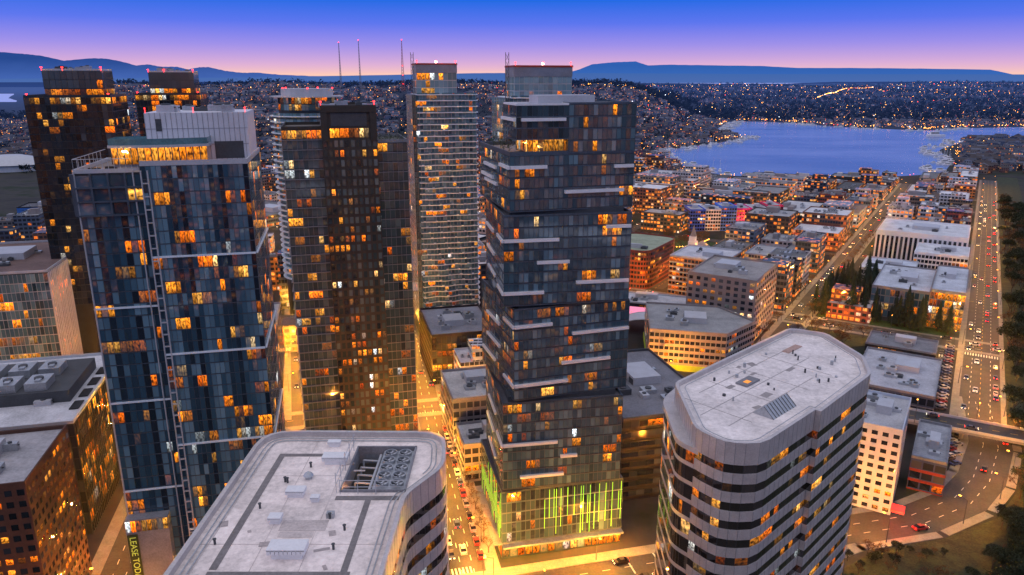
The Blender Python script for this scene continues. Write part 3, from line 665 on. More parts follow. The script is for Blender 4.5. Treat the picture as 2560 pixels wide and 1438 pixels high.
m=MB(); m.prism(rect(-192,191.5,14,32,30,22,18),38.5,42.5); pe.add(m,'plant_enclosure',M_DMECH)
for i in range(6):
    m=MB(); x,y=f(26+i%3*9,24+i//3*13); m.box((x,y,42.5),(3.2,4.2,2.6),.244); m.cyl((x,y,45.1),1.4,.6,12,1); m.box((x+1,y-2,42.6),(.8,1,3.1),.244); pe.add(m,'air_handler',[M_MECH,M_DMECH])
for i in range(5):
    m=MB(); x,y=f(57,14+i*10); m.box((x,y,38.7),(1.4,3.2,.3),.244); pe.add(m,'roof_well',M_BLACK)
FP=rect(-194-66,299-16.5,14,68,66)
b=mid('finned_office','glass office building with white vertical fins on one side',FP,62,G_PAL,M_FRAME,M_LGREY,3.8,1.6,.34,(.16,.10,.09,0),.2,.1,.05,slab=(.1,.25),fin=(.2,.1),units=12,parm=M_LGREY,run=9,tone=(.3,.25),K=1.5)
a=Vector(FP[1]);d=(Vector(FP[2])-a)/66
MCW=mat('cool_white_fin',(.56,.62,.76),.6,var=.08)
for k in range(33):
    p=a+d*(k*2.0+.3); m=MB(); m.seg(p,p+d*.7,2,62,.12,.45); b.add(m,'white_fin',MCW)
mid('black_office','black steel-framed office with recessed windows',rect(-37.5,325,14,31,43),24,G_DRK,M_BLACK,M_BLACK,3.6,2.4,.08,(.25,.25,.29,0),.5,.3,.2,slab=(.5,.3),fin=(.5,.25),units=14,parm=M_BLACK)
mid('grey_shop_building','small grey flat-roofed building beside the street',rect(-17,237,14,19,18),14,G_DRK,M_GREYP,M_GREYP,3.6,2.6,.1,(.55,.54,.55,0),units=4)
mid('grey_flat_block','grey concrete block with pale stained roof',rect(-22.5,258,14,24,30),22,G_DRK,M_GREYP,M_GREYP,3.6,2.6,.08,(.55,.53,.52,0),units=5)
b=mid('black_striped_office','black office building with ribbon windows',rect(37,225,14,36,60),30,G_DRK,M_BLACK,M_BLACK,3.8,3,.06,(.2,.2,.23,0),1.5,.1,.02,slab=(.4,.5),units=14,parm=M_DMECH)
mid('grey_podium','low grey building with roof terrace',rect(-131,288,14,30,72),28,G_DRK,M_GREYP,M_GREYP,3.8,2.6,.12,(.4,.42,.45,0),units=6)
mid('white_roof_block','pale flat-roofed building with lit terrace',rect(-178,388,14,40,46),22,G_DRK,M_GREYP,M_LGREY,3.8,2.6,.35,(.6,.61,.65,0),units=8)
mid('tan_block','tall tan stucco block with blank walls',pqrect(-129,-91,392,440),35,G_DRK,M_TAN,M_TAN,3.4,4.2,.12,(.3,.28,.28,0),1,.6,1.0,slab=None,units=6)
LG=[(68,346),(104,338),(124,358),(112,384),(74,392)]
mid('angled_apartment','grey striped apartment building with bright green base',LG,20,G_DRK,M_GREYP,M_TAN,3.3,2.4,.2,(.30,.30,.31,0),units=8,slab=(.15,1.2))
m=MB(); m.prism(offset(LG,.4),0,3.0); tag(m.obj('shopfront',[mat('lime_shopfront',(.22,.34,.03),.6,0,(.6,.7,.03),.1)],org=(98,360,0)),'lime green lit shopfront band around apartment base','shopfront')
b=mid('event_hall','low dark hall with a pink-lit glass band and arched roof',rect(62,428,-18,44,22),10,G_DRK,M_BLACK,M_LGREY,5,3,.1,(.5,.5,.54,0),units=3)
m=MB(); PP=rect(62,428,-18,44,22); m.seg(PP[0],PP[1],3,8,.2,.3); b.add(m,'pink_lit_band',mat('pink_light',(.5,.2,.3),.5,0,(1,.3,.5),1.0,sc=1.5))
m=MB(); fa=frame(60,402,-18)
for k in range(12):
    a0,a1=math.pi*k/12,math.pi*(k+1)/12; A=lambda a,y:(*fa(20-20*math.cos(a),y),1+8*math.sin(a))
    m.face([A(a0,0),A(a1,0),A(a1,15),A(a0,15)]); m.rod(A(a0,0),A(a1,0),.3); m.rod(A(a0,15),A(a1,15),.3)
tag(m.obj('arched_canopy',[M_LGREY],org=(*fa(20,7),0)),'pale arched roof canopy beside the dark hall','canopy')
mid('orange_apartment','orange and tan striped apartment block',pqrect(-165,-128,462,500),26,G_DRK,M_ORB,M_LGREY,3.3,2.4,.25,(.55,.55,.6,0),units=5,slab=(.1,.7))
mid('red_brick_apartment','dark red brick apartment building with lit ground floor',roundpoly(pqrect(-218,-180,462,520),10,4),26,G_DRK,M_REDB,M_REDB,3.3,2.4,.25,(.3,.34,.24,0),units=4,slab=(.1,.3))
mid('white_finned_office','white office building with tall vertical window fins',pqrect(-60,2,640,700),24,G_DRK,M_WHITE,M_WHITE,23,3.2,0,(.6,.61,.65,0),1.5,2.5,.7,slab=None,fin=(.5,.5),units=6)
mid('white_terraced_office','white terraced low office with flat roof',pqrect(-30,4,598,636),18,G_DRK,M_WHITE,M_WHITE,3.6,2.4,.25,(.6,.61,.65,0),units=5)
mid('blue_white_warehouse','low pale warehouse with blue-grey roof',pqrect(-60,-26,555,594),12,G_DRK,M_LGREY,M_LGREY,4,3,.2,(.55,.6,.7,0),units=4)
mid('civic_hall','pale flat-roofed hall standing behind dark conifers',pqrect(-44,-13,484,548),18,G_AML,M_GREYP,M_GREYP,4.8,2.6,.15,(.48,.51,.58,0),.4,.3,.15,units=7)
mid('glass_hall','amber-lit glass fronted hall beside conifers',pqrect(-12.5,5,476,545),22,G_AML,M_GREYP,M_GREYP,4.8,2.0,.95,(.5,.53,.6,0),.3,.2,.12,units=3,K=1.2,nind=100)
mid('flat_shop_row','low dark shop building with stained pale roof',pqrect(-34,-1,340,392),9,G_DRK,mat('slate_blue_wall',(.06,.08,.13),.7),M_GREYP,4,3,.12,(.45,.45,.50,0),units=12)
mid('graffiti_shop','small dark flat-roofed shop with lit sign',pqrect(-36,-4,402,424),8,G_DRK,M_BLACK,M_GREYP,4,3,.3,(.2,.2,.22,0),units=3)
MHW=mat('cool_white_stucco',(.50,.55,.66),.8,var=.08)
mid('white_hotel','white stucco hotel with regular square windows',pqrect(-24,-8,250,280),30,G_DRK,MHW,MHW,3.0,3.0,.12,(.45,.45,.48,0),.9,.6,.7,slab=None,units=5)
mid('blue_red_shop','low blue and red painted commercial building',pqrect(-5,6,272,306),12,G_DRK,mat('navy_paint',(.03,.06,.18),.7),mat('red_paint',(.25,.03,.025),.7),4,4,.05,(.3,.31,.35,0),slab=(.1,1.0),units=3,parm=M_GREYP)
for i,c in enumerate([(.03,.10,.6),(.75,.75,.78),(.06,.2,.75),(.65,.02,.30),(.75,.75,.78),(.75,.03,.12)]):
    mid('painted_apartment',('blue','white','bright blue','magenta','white','crimson')[i]+' painted apartment block with flat roof',rect(168+i*15,690+i*1.2,1,14.5,24),R.uniform(20,24),G_DRK,mat('paint%d'%i,c,.7),mat('paint%d'%i,c),3.3,2.6,.2,units=2,nind=40,slab=None)
mid('yellow_depot','low building with bright yellow panelled wall',rect(-425,700,14,34,30),26,G_DRK,mat('yellow_panel',(.75,.42,.02),.6),M_BLACK,8,9,.05,(.1,.1,.12,0),5,2,3,units=3)
mid('blue_depot','low building with blue panelled wall',rect(-466,690,14,38,30),22,G_DRK,mat('blue_panel',(.03,.15,.5),.6),M_BLACK,8,9,.05,(.1,.1,.12,0),5,2,3,units=3)
mid('white_balcony_tower','slim white apartment tower with dark windows',pqrect(-312,-280,560,590),52,G_PAL,M_WHITE,M_WHITE,3.2,2.2,.2,(.5,.5,.54,0),units=3)
# ================================================================ TERRAIN, LAKE
LAKE=[(303,1102),(262,1326),(270,1472),(430,1640),(573,1828),(540,1980),(571,2115),(742,2555),(880,2480),(971,2237),(1139,2066),(1300,2180),(1516,2237),(2500,2600),(2600,2000),(1243,1828),(1050,1740),(942,1608),(850,1500),(785,1326),(656,1130),(560,1090),(427,1072)]
def inpoly(x,y,P):
    c=False;j=len(P)-1
    for i in range(len(P)):
        if (P[i][1]>y)!=(P[j][1]>y) and x<(P[j][0]-P[i][0])*(y-P[i][1])/(P[j][1]-P[i][1])+P[i][0]: c=not c
        j=i
    return c
def ss(a,b,x): t=min(1,max(0,(x-a)/(b-a))); return t*t*(3-2*t)
def xs(y):
    pts=[(1100,290),(1326,255),(1472,262),(1640,420),(1828,560),(2115,560),(2555,735),(3000,900)]
    if y<=1100: return 290
    for (a,b),(c,d) in zip(pts,pts[1:]):
        if y<=c: return b+(d-b)*(y-a)/(c-a)
    return 900
def hz(x,y):
    h=0
    if y>1100:
        qa=108*ss(1130,2350,y)*(1-ss(2600,4200,y)*.6)*ss(0,420,xs(y)-x)
        k=x/y; qa*=ss(-.66,-.5,k); h=max(h,qa)
    if y>2600:
        nh=(78+14*math.sin(x*.0016+1)+8*math.sin(x*.004+y*.001))*ss(2600,6200,y)*ss(-.35,.1,x/y)
        h=max(h,nh)
    if x>1250 and y<2300: h=max(h,30*ss(200,900,x-1250-abs(y-1700)*.5))
    if y>7500: h*=1-ss(7500,11000,y)
    if h>1: h+=min(1,h/20)*(5*math.sin(x*.011+y*.004)+3*math.sin(y*.017-x*.006))
    return max(0,h)
def terrain():
    ys=[-9000,-3000,-1000,-300,0,100,200,400,700,1000]+[1100+i*60 for i in range(75)]+[5700+i*300 for i in range(20)]+[13000,18000,30000,60000,100000]
    N=90; V=[];F=[]
    for y in ys:
        w=max(900,abs(y)*1.0+400)
        for i in range(N+1):
            x=-w+2*w*i/N; V.append((x,y,hz(x,y) if 0<y<12000 else 0))
    for j in range(len(ys)-1):
        for i in range(N): a=j*(N+1)+i; F.append((a,a+1,a+N+2,a+N+1))
    me=D.meshes.new('ground'); me.from_pydata(V,[],F)
    for p in me.polygons: p.use_smooth=True
    t=NT('ground_mix'); p=t.pos(); sp=t.n('ShaderNodeSeparateXYZ'); t.l(p,sp.inputs[0])
    n1=t.noise(p,.02,5,.6)
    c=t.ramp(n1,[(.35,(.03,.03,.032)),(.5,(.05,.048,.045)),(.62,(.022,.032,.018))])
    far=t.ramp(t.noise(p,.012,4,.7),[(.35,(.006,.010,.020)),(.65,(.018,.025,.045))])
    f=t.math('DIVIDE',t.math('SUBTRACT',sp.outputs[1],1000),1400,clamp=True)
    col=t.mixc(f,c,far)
    t.bsdf(col,.9,0,.2,(.06,.16,.60),t.math('MULTIPLY',t.haze(1200,8000),.38))  # distance haze painted in: bluish far colour plus blue emission
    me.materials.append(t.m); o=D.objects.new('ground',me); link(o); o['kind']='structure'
terrain()
def water():
    t=NT('lake_water'); p=t.pos()
    mp=t.n('ShaderNodeMapping'); mp.inputs['Scale'].default_value=(.5,1.0,1); t.l(p,mp.inputs[0])
    n1=t.n('ShaderNodeTexNoise'); n1.inputs['Scale'].default_value=.10; n1.inputs['Detail'].default_value=5; t.l(mp.outputs[0],n1.inputs['Vector'])
    bp=t.n('ShaderNodeBump'); bp.inputs['Strength'].default_value=.6; bp.inputs['Distance'].default_value=1.0; t.l(n1.outputs['Fac'],bp.inputs['Height'])
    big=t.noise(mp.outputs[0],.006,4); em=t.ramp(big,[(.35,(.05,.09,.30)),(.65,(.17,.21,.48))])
    b=t.bsdf((.02,.05,.14),.22,0,.45,em,.4); t.l(bp.outputs[0],b.inputs['Normal'])  # reflected sky light painted onto the water as soft blue-lavender emission
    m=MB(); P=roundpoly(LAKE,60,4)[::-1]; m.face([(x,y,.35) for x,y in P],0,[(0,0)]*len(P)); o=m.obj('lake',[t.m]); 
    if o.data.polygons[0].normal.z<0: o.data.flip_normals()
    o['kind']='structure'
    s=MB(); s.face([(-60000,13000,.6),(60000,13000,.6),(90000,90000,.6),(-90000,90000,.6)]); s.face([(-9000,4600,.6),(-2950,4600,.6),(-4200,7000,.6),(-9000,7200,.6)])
    o=s.obj('sea_water',[mat('sea_haze',(.15,.2,.4),.35,0,(.28,.30,.62),.6)]); o['kind']='structure'  # bright haze over the sea painted as emission of the sheet
water()
def ridge(name,Dst,prof,c0,c1,zlo,zhi,depth,jit):
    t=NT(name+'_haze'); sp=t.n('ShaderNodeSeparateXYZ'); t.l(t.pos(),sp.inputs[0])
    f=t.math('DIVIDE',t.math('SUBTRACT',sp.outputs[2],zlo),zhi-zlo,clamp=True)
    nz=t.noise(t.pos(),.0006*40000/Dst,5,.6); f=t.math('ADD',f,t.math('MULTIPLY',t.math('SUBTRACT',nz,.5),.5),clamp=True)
    c=t.ramp(f,[(0,c0),(1,c1)]); t.bsdf((.02,.03,.05),.95,0,0,c,1.0)  # aerial haze painted on the ridge as emission graded by height
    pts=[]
    for (k0,e0),(k1,e1) in zip(prof,prof[1:]):
        for i in range(8):
            s=i/8; k=k0+(k1-k0)*s; e=e0+(e1-e0)*s; pts.append((k*Dst,140+Dst*e+Dst*jit*(R.random()-.5)))
    pts.append((prof[-1][0]*Dst,140+Dst*prof[-1][1]))
    m=MB()
    for (x0,z0),(x1,z1) in zip(pts,pts[1:]):
        m.face([(x0,Dst-depth,-20),(x1,Dst-depth,-20),(x1,Dst,z1),(x0,Dst,z0)]); m.face([(x1,Dst+depth,-20),(x0,Dst+depth,-20),(x0,Dst,z0),(x1,Dst,z1)])
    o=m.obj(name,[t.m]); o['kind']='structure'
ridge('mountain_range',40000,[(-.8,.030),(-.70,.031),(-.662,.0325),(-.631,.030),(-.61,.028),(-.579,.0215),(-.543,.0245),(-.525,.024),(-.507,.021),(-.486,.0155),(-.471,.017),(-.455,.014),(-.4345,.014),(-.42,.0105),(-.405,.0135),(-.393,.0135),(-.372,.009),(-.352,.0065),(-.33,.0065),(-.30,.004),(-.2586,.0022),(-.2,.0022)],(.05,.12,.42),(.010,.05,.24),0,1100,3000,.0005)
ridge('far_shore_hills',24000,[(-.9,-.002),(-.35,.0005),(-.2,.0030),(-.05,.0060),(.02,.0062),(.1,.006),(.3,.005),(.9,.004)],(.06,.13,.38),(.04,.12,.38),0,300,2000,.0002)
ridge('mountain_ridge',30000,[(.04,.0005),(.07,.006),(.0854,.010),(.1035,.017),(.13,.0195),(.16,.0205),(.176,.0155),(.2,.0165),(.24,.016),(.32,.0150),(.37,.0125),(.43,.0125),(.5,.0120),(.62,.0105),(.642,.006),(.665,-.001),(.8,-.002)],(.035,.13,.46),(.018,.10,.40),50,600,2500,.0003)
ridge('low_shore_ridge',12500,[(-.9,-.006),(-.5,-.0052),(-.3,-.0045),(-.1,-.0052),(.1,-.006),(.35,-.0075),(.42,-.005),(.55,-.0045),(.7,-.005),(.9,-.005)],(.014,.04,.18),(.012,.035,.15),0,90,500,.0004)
# ================================================================ ROADS
M_ASPH=mat('asphalt',(.040,.039,.039),.7,var=.4,sc=.15); M_CONC=mat('pavement_concrete',(.22,.21,.20),.85); M_LINE=mat('road_paint',(.7,.7,.67),.7); M_YEL=mat('yellow_paint',(.7,.45,.05),.7)
RZ=[.02]
LAMPS=[];CARS=[]
def offs(p,d,o): return (p[0]-d.y*o,p[1]+d.x*o)
def road(pts,w,walk=None,lanes=2,lamp=0,light=1,cars=0,name='road',zb=0):
    z=RZ[0]+zb; RZ[0]+=.004
    m=MB()
    P=[Vector(p) for p in pts]; L=[];Rr=[]
    for i,p in enumerate(P):
        d=((P[min(i+1,len(P)-1)]-P[max(i-1,0)])).normalized(); n=Vector((-d.y,d.x)); L.append(p+n*w/2);Rr.append(p-n*w/2)
    for i in range(len(P)-1): m.face([(*Rr[i],z),(*Rr[i+1],z),(*L[i+1],z),(*L[i],z)])
    o=m.obj(name,[M_ASPH],org=(*P[0],0)); o['kind']='structure'
    mk=MB()
    for a,b in zip(P,P[1:]):
        d=(b-a);Ln=d.length;d/=Ln;n=Vector((-d.y,d.x)); s=0
        while s<Ln-3:
            for k in range(1,lanes):
                o_=-w/2+w*k/lanes; c=a+d*s+n*o_
                mk.face([(*(c-n*.1),z+.05),(*(c+d*2.5-n*.1),z+.05),(*(c+d*2.5+n*.1),z+.05),(*(c+n*.1),z+.05)],1 if k*2==lanes else 0)
            s+=7 if lanes>2 else 6
    mk.obj('lane_marking',[M_LINE,M_YEL],parent=o)
    if walk:
        for side in (-1,1):
            g=MB()
            for a,b in zip(P,P[1:]):
                d=(b-a).normalized();n=Vector((-d.y,d.x)); A=a+n*side*(w/2+walk/2);B=b+n*side*(w/2+walk/2)
                q=[A-n*walk/2,B-n*walk/2,B+n*walk/2,A+n*walk/2]; g.prism([tuple(v) for v in q],0,.14+RZ[0]*.3)
            o2=g.obj('pavement',[M_CONC],org=(*P[0],0)); o2['kind']='structure'
    for a,b in zip(P,P[1:]):
        d=b-a;Ln=d.length;d/=Ln
        if lamp:
            s=lamp*.4;i=0
            while s<Ln:
                side=1 if i%2 else -1; p=a+d*s; q=offs(p,d,side*(w/2+1)); LAMPS.append((q[0],q[1],zb,math.atan2(-d.x*side,d.y*side),light if (light in (1,3) or i%2==0) else 0)); s+=lamp;i+=1
        if cars:
            for _ in range(int(cars*Ln/100)):
                s=R.uniform(0,Ln);k=R.randrange(lanes); o_=-w/2+w*(k+.5)/lanes; p=a+d*s; q=offs(p,d,o_); ang=math.atan2(d.y,d.x)+(0 if k<lanes/2 else math.pi)
                if all(math.hypot(q[0]-c[0],q[1]-c[1])>6.5 for c in CARS): CARS.append((q[0],q[1],z+.01,ang,1))
road([(-9.5,172),(-14,192),(-37,300),(-53,380),(-100,610)],10.5,4.5,3,21,1,5)
road([(-150,141),(0,178.5),(75,197),(105,207)],13,4,3,20,1,4)
road([(-200,260),(-89,287.5),(-38,300),(80,329)],11,3.5,2,22,1,3)
road([(-89,289),(-140,464),(-185,620)],10,3.5,2,22,1,4)
road([(-106,150),(-120,206),(-150,325)],11,4,3,20,1,5)
road([(82,196),(105,207),(134,214),(155,225),(170,239),(189,264),(203,290),(212,308)],15,3,3,26,3,4)
road([pq(16,345),pq(16,700),pq(16,1250)],16,3,4,32,3,13)
road([pq(-330,452),pq(60,452)],15,3.5,4,32,2,6)
road([pq(-80,395),pq(-80,1150)],11,3.5,2,34,2,6)
for k in (-177,-274,-371,-468,-565,-662): road([pq(k,470),pq(k,1200)],11,None,2,52,2,2)
for q in (549,646,743,840,937,1034,1131): road([pq(-760,q),pq(14,q)],11,None,2,52,2,1)
road([pq(72,230),pq(64,420),pq(64,700),pq(74,1000),pq(96,1500)],20,None,6,60,3,7,'freeway')
road([(140,293),(158,283),(199,261),(250,233)],11,None,2,22,2,16,'overpass',5.9)
P=[(140,293),(158,283),(199,261),(250,233)]
m=MB()
for a,b in zip(P,P[1:]): 
    m.seg(a,b,4.9,5.88,-6.2,6.2); m.seg(a,b,5.8,6.9,5.9,6.2,1); m.seg(a,b,5.8,6.9,-6.2,-5.9,1)
for x,y in ((168,277.8),(181,270.8),(207,256.8),(225,247)): m.cyl((x,y,0),.9,4.9,10)
tag(m.obj('bridge',[M_GREYP,M_LGREY],org=(158,283,0)),'grey concrete overpass carrying a line of cars','bridge')
for i in range(22):
    x,y=pq(1.5,352+i*4.4); CARS.append((x,y,.1,math.atan2(-.53,.848)+.6,0))
for i in range(12):
    x,y=pq(7,300+i*2.9) if i%3 else pq(9,300+i*2.9); CARS.append((x,y,.12,.35,0))
for i in range(13):
    t=i*7.2; 
    for s,o_ in ((-1,-4.4),(1,4.4)):
        if R.random()<.7: CARS.append((-14-.209*t+o_,194+.978*t,.12,math.radians(101.8)+(math.pi if s<0 else 0),1))
def stripes(fr,n,step,w,l,z,mt=M_LINE,name='crosswalk'):
    m=MB()
    for i in range(n): a=fr(i*step,0);b=fr(i*step+w,0);c=fr(i*step+w,l);d=fr(i*step,l); m.face([(*a,z),(*b,z),(*c,z),(*d,z)])
    o=m.obj(name,[mt],org=(*fr(0,0),0)); o['kind']='structure'
stripes(frame(-40.5,291,12),9,1.1,.5,3.2,.11); stripes(frame(-45,296,102),8,1.1,.5,3,.112); stripes(frame(-19.5,184.5,14),8,1.1,.5,3,.114); stripes(frame(*pq(6,436),-32),18,1.2,.55,4,.116); stripes(frame(*pq(-3,425),-32),5,1.2,.55,4,.118)
stripes(frame(*pq(7,306),48),14,2.7,.18,5.5,.119,M_LINE,'parking_line'); stripes(frame(*pq(2,352),58),22,4.2,.18,5,.12,M_LINE,'parking_line')
stripes(frame(36,186,14),3,9,.5,9,.121)
def lawn(P,z,c,name='lawn'):
    m=MB(); m.prism(P,0,z); o=m.obj(name,[mat(c[0],c[1],.95,var=.6,sc=.2)],org=(*P[0],0)); o['kind']='structure'
DG=('dry_grass',(.030,.038,.013)); PG=('park_grass',(.03,.075,.015))
lawn([(98,188),(112,197),(136,203),(160,214),(179,232),(200,262),(260,228),(240,120),(120,120),(95,160)],.3,DG)
lawn(pqrect(26,51,330,1300),.35,DG)
lawn(pqrect(-265,-185,560,636),.2,PG)
lawn(pqrect(-70,0,462,475),.22,PG); lawn(pqrect(-74,-45,475.5,545),.25,PG)
lawn([pq(-70,436),pq(-20,438),pq(-60,400)],.24,DG)
for a,b in (((150,190),(182,226)),((182,226),(214,262))):
    m=MB(); m.seg(a,b,0,1.6,0,.5); tag(m.obj('retaining_wall',[M_GREYP],org=(*a,0)),'low concrete retaining wall along the ramp verge','wall')
# ================================================================ LAMPS
lp=MB(); lp.rod((0,0,0),(0,0,8.6),.14,0,6,.08); lp.rod((0,0,8.6),(2.2,0,9.2),.07,0,5); POLE=lp.mesh('street_lamp',[M_DMECH])
lh=MB(); lh.box((2.5,0,9.05),(.4,.2,.16)); HEAD=lh.mesh('lamp_head',[M_LAMP])
def LDm(n,e): l=D.lights.new(n,'POINT'); l.energy=e; l.color=(1,.33,.03); l.shadow_soft_size=.15; return l
LD=LDm('lamp_glow',38000); LD2=LDm('lamp_glow_far',45000); LD3=LDm('lamp_glow_avenue',15000)
nl=0
LAMPS=[l for l in LAMPS if l[1]>60 and abs(l[0])/l[1]<.82]
for (x,y,z,a,lt) in LAMPS:
    if any(math.hypot(x-u[0],y-u[1])<u[2]*.55 for u in USED): continue
    if inpoly(x,y,LAKE) : continue
    o=D.objects.new('street_lamp',POLE); link(o); o.location=(x,y,z+hz(x,y)); o.rotation_euler=(0,0,a)
    tag(o,'slim street lamp with glowing amber head beside the road','street lamp','street lamps along the streets')
    h=D.objects.new('lamp_head',HEAD); link(h); h.parent=o
    if lt and nl<165 and y<1000 and math.hypot(x-120,y-234)>24:
        g=D.objects.new('lamp_bulb',LD3 if (lt==3 or abs(x)/y>.4 and y<260) else (LD if lt==1 and y<420 else LD2)); link(g); g.parent=o; g.location=(2.4,0,8.7); nl+=1
m=MB()
pp=[pq(-262,575),pq(-235,568),pq(-205,575),pq(-190,590),pq(-188,625)]
for a,b in zip(pp,pp[1:]):
    a3=Vector((*a,6));b3=Vector((*b,6)); m.rod(a3,b3,.05,0,4); n=int((b3-a3).length/2.5)
    for k in range(n): c=a3+(b3-a3)*k/n; m.box((c.x,c.y,5.6),(.35,.35,.4),0,1)
for a in pp: m.rod((*a,0),(*a,6),.1)
tag(m.obj('string_lights',[M_DMECH,M_LAMP],org=(*pp[0],0)),'string of warm bulbs on poles around the park lawn','string lights')
# ================================================================ CARS
def carmesh():
    def loft(prof,w,mt,taper=None):
        m=MB(); n=len(prof)
        for i in range(n):
            a=prof[i];b=prof[(i+1)%n]
            m.face([(a[0],-w*(a[2]),a[1]),(b[0],-w*b[2],b[1]),(b[0],w*b[2],b[1]),(a[0],w*a[2],a[1])][::-1],mt)
        m.face([(p[0],-w*p[2],p[1]) for p in prof],mt); m.face([(p[0],w*p[2],p[1]) for p in prof][::-1],mt)
        return m
    body=loft([(-2.2,.35,1),(2.15,.35,.95),(2.25,.6,.92),(2.1,.85,.92),(1.1,1.0,1),(-1.7,1.05,1),(-2.2,.95,.95)],.9,0)
    cab=loft([(1.15,.99,.95),(.45,1.42,.8),(-.9,1.47,.8),(-1.75,1.03,.93)],.86,0)
    top=MB(); top.box((-.25,0,1.44),(.62,.64,.07)); wh=MB(); n=10
    for k in range(n):
        a0,a1=k*6.2832/n,(k+1)*6.2832/n; p=lambda a,y:(.33*math.cos(a),y,.33*math.sin(a))
        wh.face([p(a0,-.11),p(a0,.11),p(a1,.11),p(a1,-.11)])
    wh.face([(.33*math.cos(k*.62832),-.11,.33*math.sin(k*.62832)) for k in range(n)]); wh.face([(.33*math.cos(k*.62832),.11,.33*math.sin(k*.62832)) for k in range(n)][::-1])
    return body,cab,top,wh
cb,cc,ct,cw=carmesh()
M_CG=mat('car_glass',(.015,.018,.022),.08); M_TY=mat('tyre',(.02,.02,.02),.9); M_HL=mat('headlight',(.8,.8,.7),.3,0,(1,.85,.55),9); M_TL=mat('taillight',(.4,.01,.01),.4,0,(1,.02,.01),12)
M_HL0=mat('headlight_off',(.5,.5,.5),.2); M_TL0=mat('taillight_off',(.2,.01,.01),.3)
cols=[('white',(.6,.6,.6)),('silver',(.3,.31,.33)),('black',(.01,.01,.012)),('dark grey',(.06,.06,.07)),('red',(.3,.015,.015)),('blue',(.02,.06,.2))]
BODY={c[0]:cb.mesh('car_body',[mat('car_paint_'+c[0].replace(' ','_'),c[1],.3,.2,var=.05)]) for c in cols}
TOP={c[0]:ct.mesh('car_roof',[mat('car_paint_'+c[0].replace(' ','_'),c[1])]) for c in cols}
CABM=cc.mesh('car_window',[M_CG]); WHM=cw.mesh('wheel',[M_TY])
def lm(m_): q=MB(); q.box((0,0,-.09),(.05,.2,.18)); return q.mesh('light',[m_])
HLM,TLM,HL0,TL0=lm(M_HL),lm(M_TL),lm(M_HL0),lm(M_TL0)
CARS=[c for c in CARS if abs(c[0])/c[1]<.82]
CARS.sort(key=lambda c:c[1])
for i,(x,y,z,a,on) in enumerate(CARS[:300]):
    if any(math.hypot(x-u[0],y-u[1])<u[2]*.6 for u in USED): continue
    cn=R.choice(cols)[0]; o=D.objects.new('car',BODY[cn]); link(o); o.location=(x,y,z+.02); o.rotation_euler=(0,0,a); s=R.uniform(.95,1.15); o.scale=(s,s,s*R.choice((1,1,1.15)))
    tag(o,cn+(' car driving along the lit street' if on else ' car parked in an open street bay'),'car','cars on the city streets')
    pr=[('car_window',CABM,(0,0,0)),('car_roof',TOP[cn],(0,0,0))]
    for sy in (-.62,.62): pr+=[('headlight',HLM if on else HL0,(2.2,sy,.68)),('taillight',TLM if on else TL0,(-2.2,sy,.8))]
    if y<420: pr+=[('wheel',WHM,(sx,sy,.33)) for sx in (-1.35,1.35) for sy in (-.85,.85)]
    for n_,me,l in pr: k=D.objects.new(n_,me); link(k); k.parent=o; k.location=l
# ================================================================ TREES
M_BARK=mat('bark',(.06,.045,.035),.9); M_CON=mat('conifer_needles',(.016,.032,.016),.9,var=.6,sc=.6); M_LEAF=mat('autumn_leaves',(.10,.055,.018),.9,var=.6,sc=.6); M_DL=mat('dark_leaves',(.022,.034,.012),.9,var=.6,sc=.6)
def conifer(s):
    r=random.Random(s); t=MB(); t.rod((0,0,0),(0,0,13),.28,0,6,.05); c=MB()
    for k in range(620):
        h=r.uniform(.08,1); z=1.2+h*12.3; rad=(1-h)**.85*3.1*r.uniform(.35,1.1)+.1; a=r.uniform(0,6.283); x,y=rad*math.cos(a),rad*math.sin(a); w=.6*(1.2-h)+.12
        zz=z-rad*.25
        c.face([(x*.6-y/ (rad+.1)*w*.6,y*.6+x/(rad+.1)*w*.6,zz+.45),(x*.6+y/(rad+.1)*w*.6,y*.6-x/(rad+.1)*w*.6,zz+.45),(x*1.15,y*1.15,zz-.35+r.uniform(-.2,.2))])
    return t.mesh('tree_trunk',[M_BARK]),c.mesh('tree_crown',[M_CON])
def decid(s,leaf,nleaf,ls=.28):
    r=random.Random(s); t=MB(); c=MB(); t.rod((0,0,0),(0,0,2.6),.2,0,6,.15); tips=[]
    def br(p,d,l,rad,dep):
        q=p+d*l; t.rod(p,q,rad,0,4,rad*.65)
        if dep==0: tips.append(q); return
        for k in range(3): nd=(d+Vector((r.uniform(-.8,.8),r.uniform(-.8,.8),r.uniform(-.1,.5)))).normalized(); br(q,nd,l*.72,rad*.62,dep-1)
    for k in range(4): a=k*1.57+r.random(); br(Vector((0,0,2.2+k*.25)),Vector((math.cos(a)*.6,math.sin(a)*.6,.9)).normalized(),1.8,.1,3)
    for k in range(nleaf):
        q=r.choice(tips)+Vector((r.gauss(0,.45),r.gauss(0,.45),r.gauss(0,.4))); c.face([q+Vector((r.uniform(-ls,ls),r.uniform(-ls,ls),r.uniform(-ls,ls))) for _ in range(3)])
    return t.mesh('tree_trunk',[M_BARK]),c.mesh('tree_crown',[leaf])
CONS=[conifer(i) for i in range(4)]; DEC=[decid(i,M_LEAF,420) for i in range(3)]; DAR=[decid(10+i,M_DL,1300,.42) for i in range(3)]
def tree(x,y,lib,kind,label,s):
    tr,cr=R.choice(lib); o=D.objects.new(kind,tr); link(o); o.location=(x,y,hz(x,y)); o.rotation_euler=(0,0,R.uniform(0,6.28)); o.scale=(s*R.uniform(.9,1.1),)*2+(s*R.uniform(.9,1.15),)
    k=D.objects.new('tree_crown',cr); link(k); k.parent=o
    tag(o,label,'tree',kind.replace('_',' ')+'s in the city')
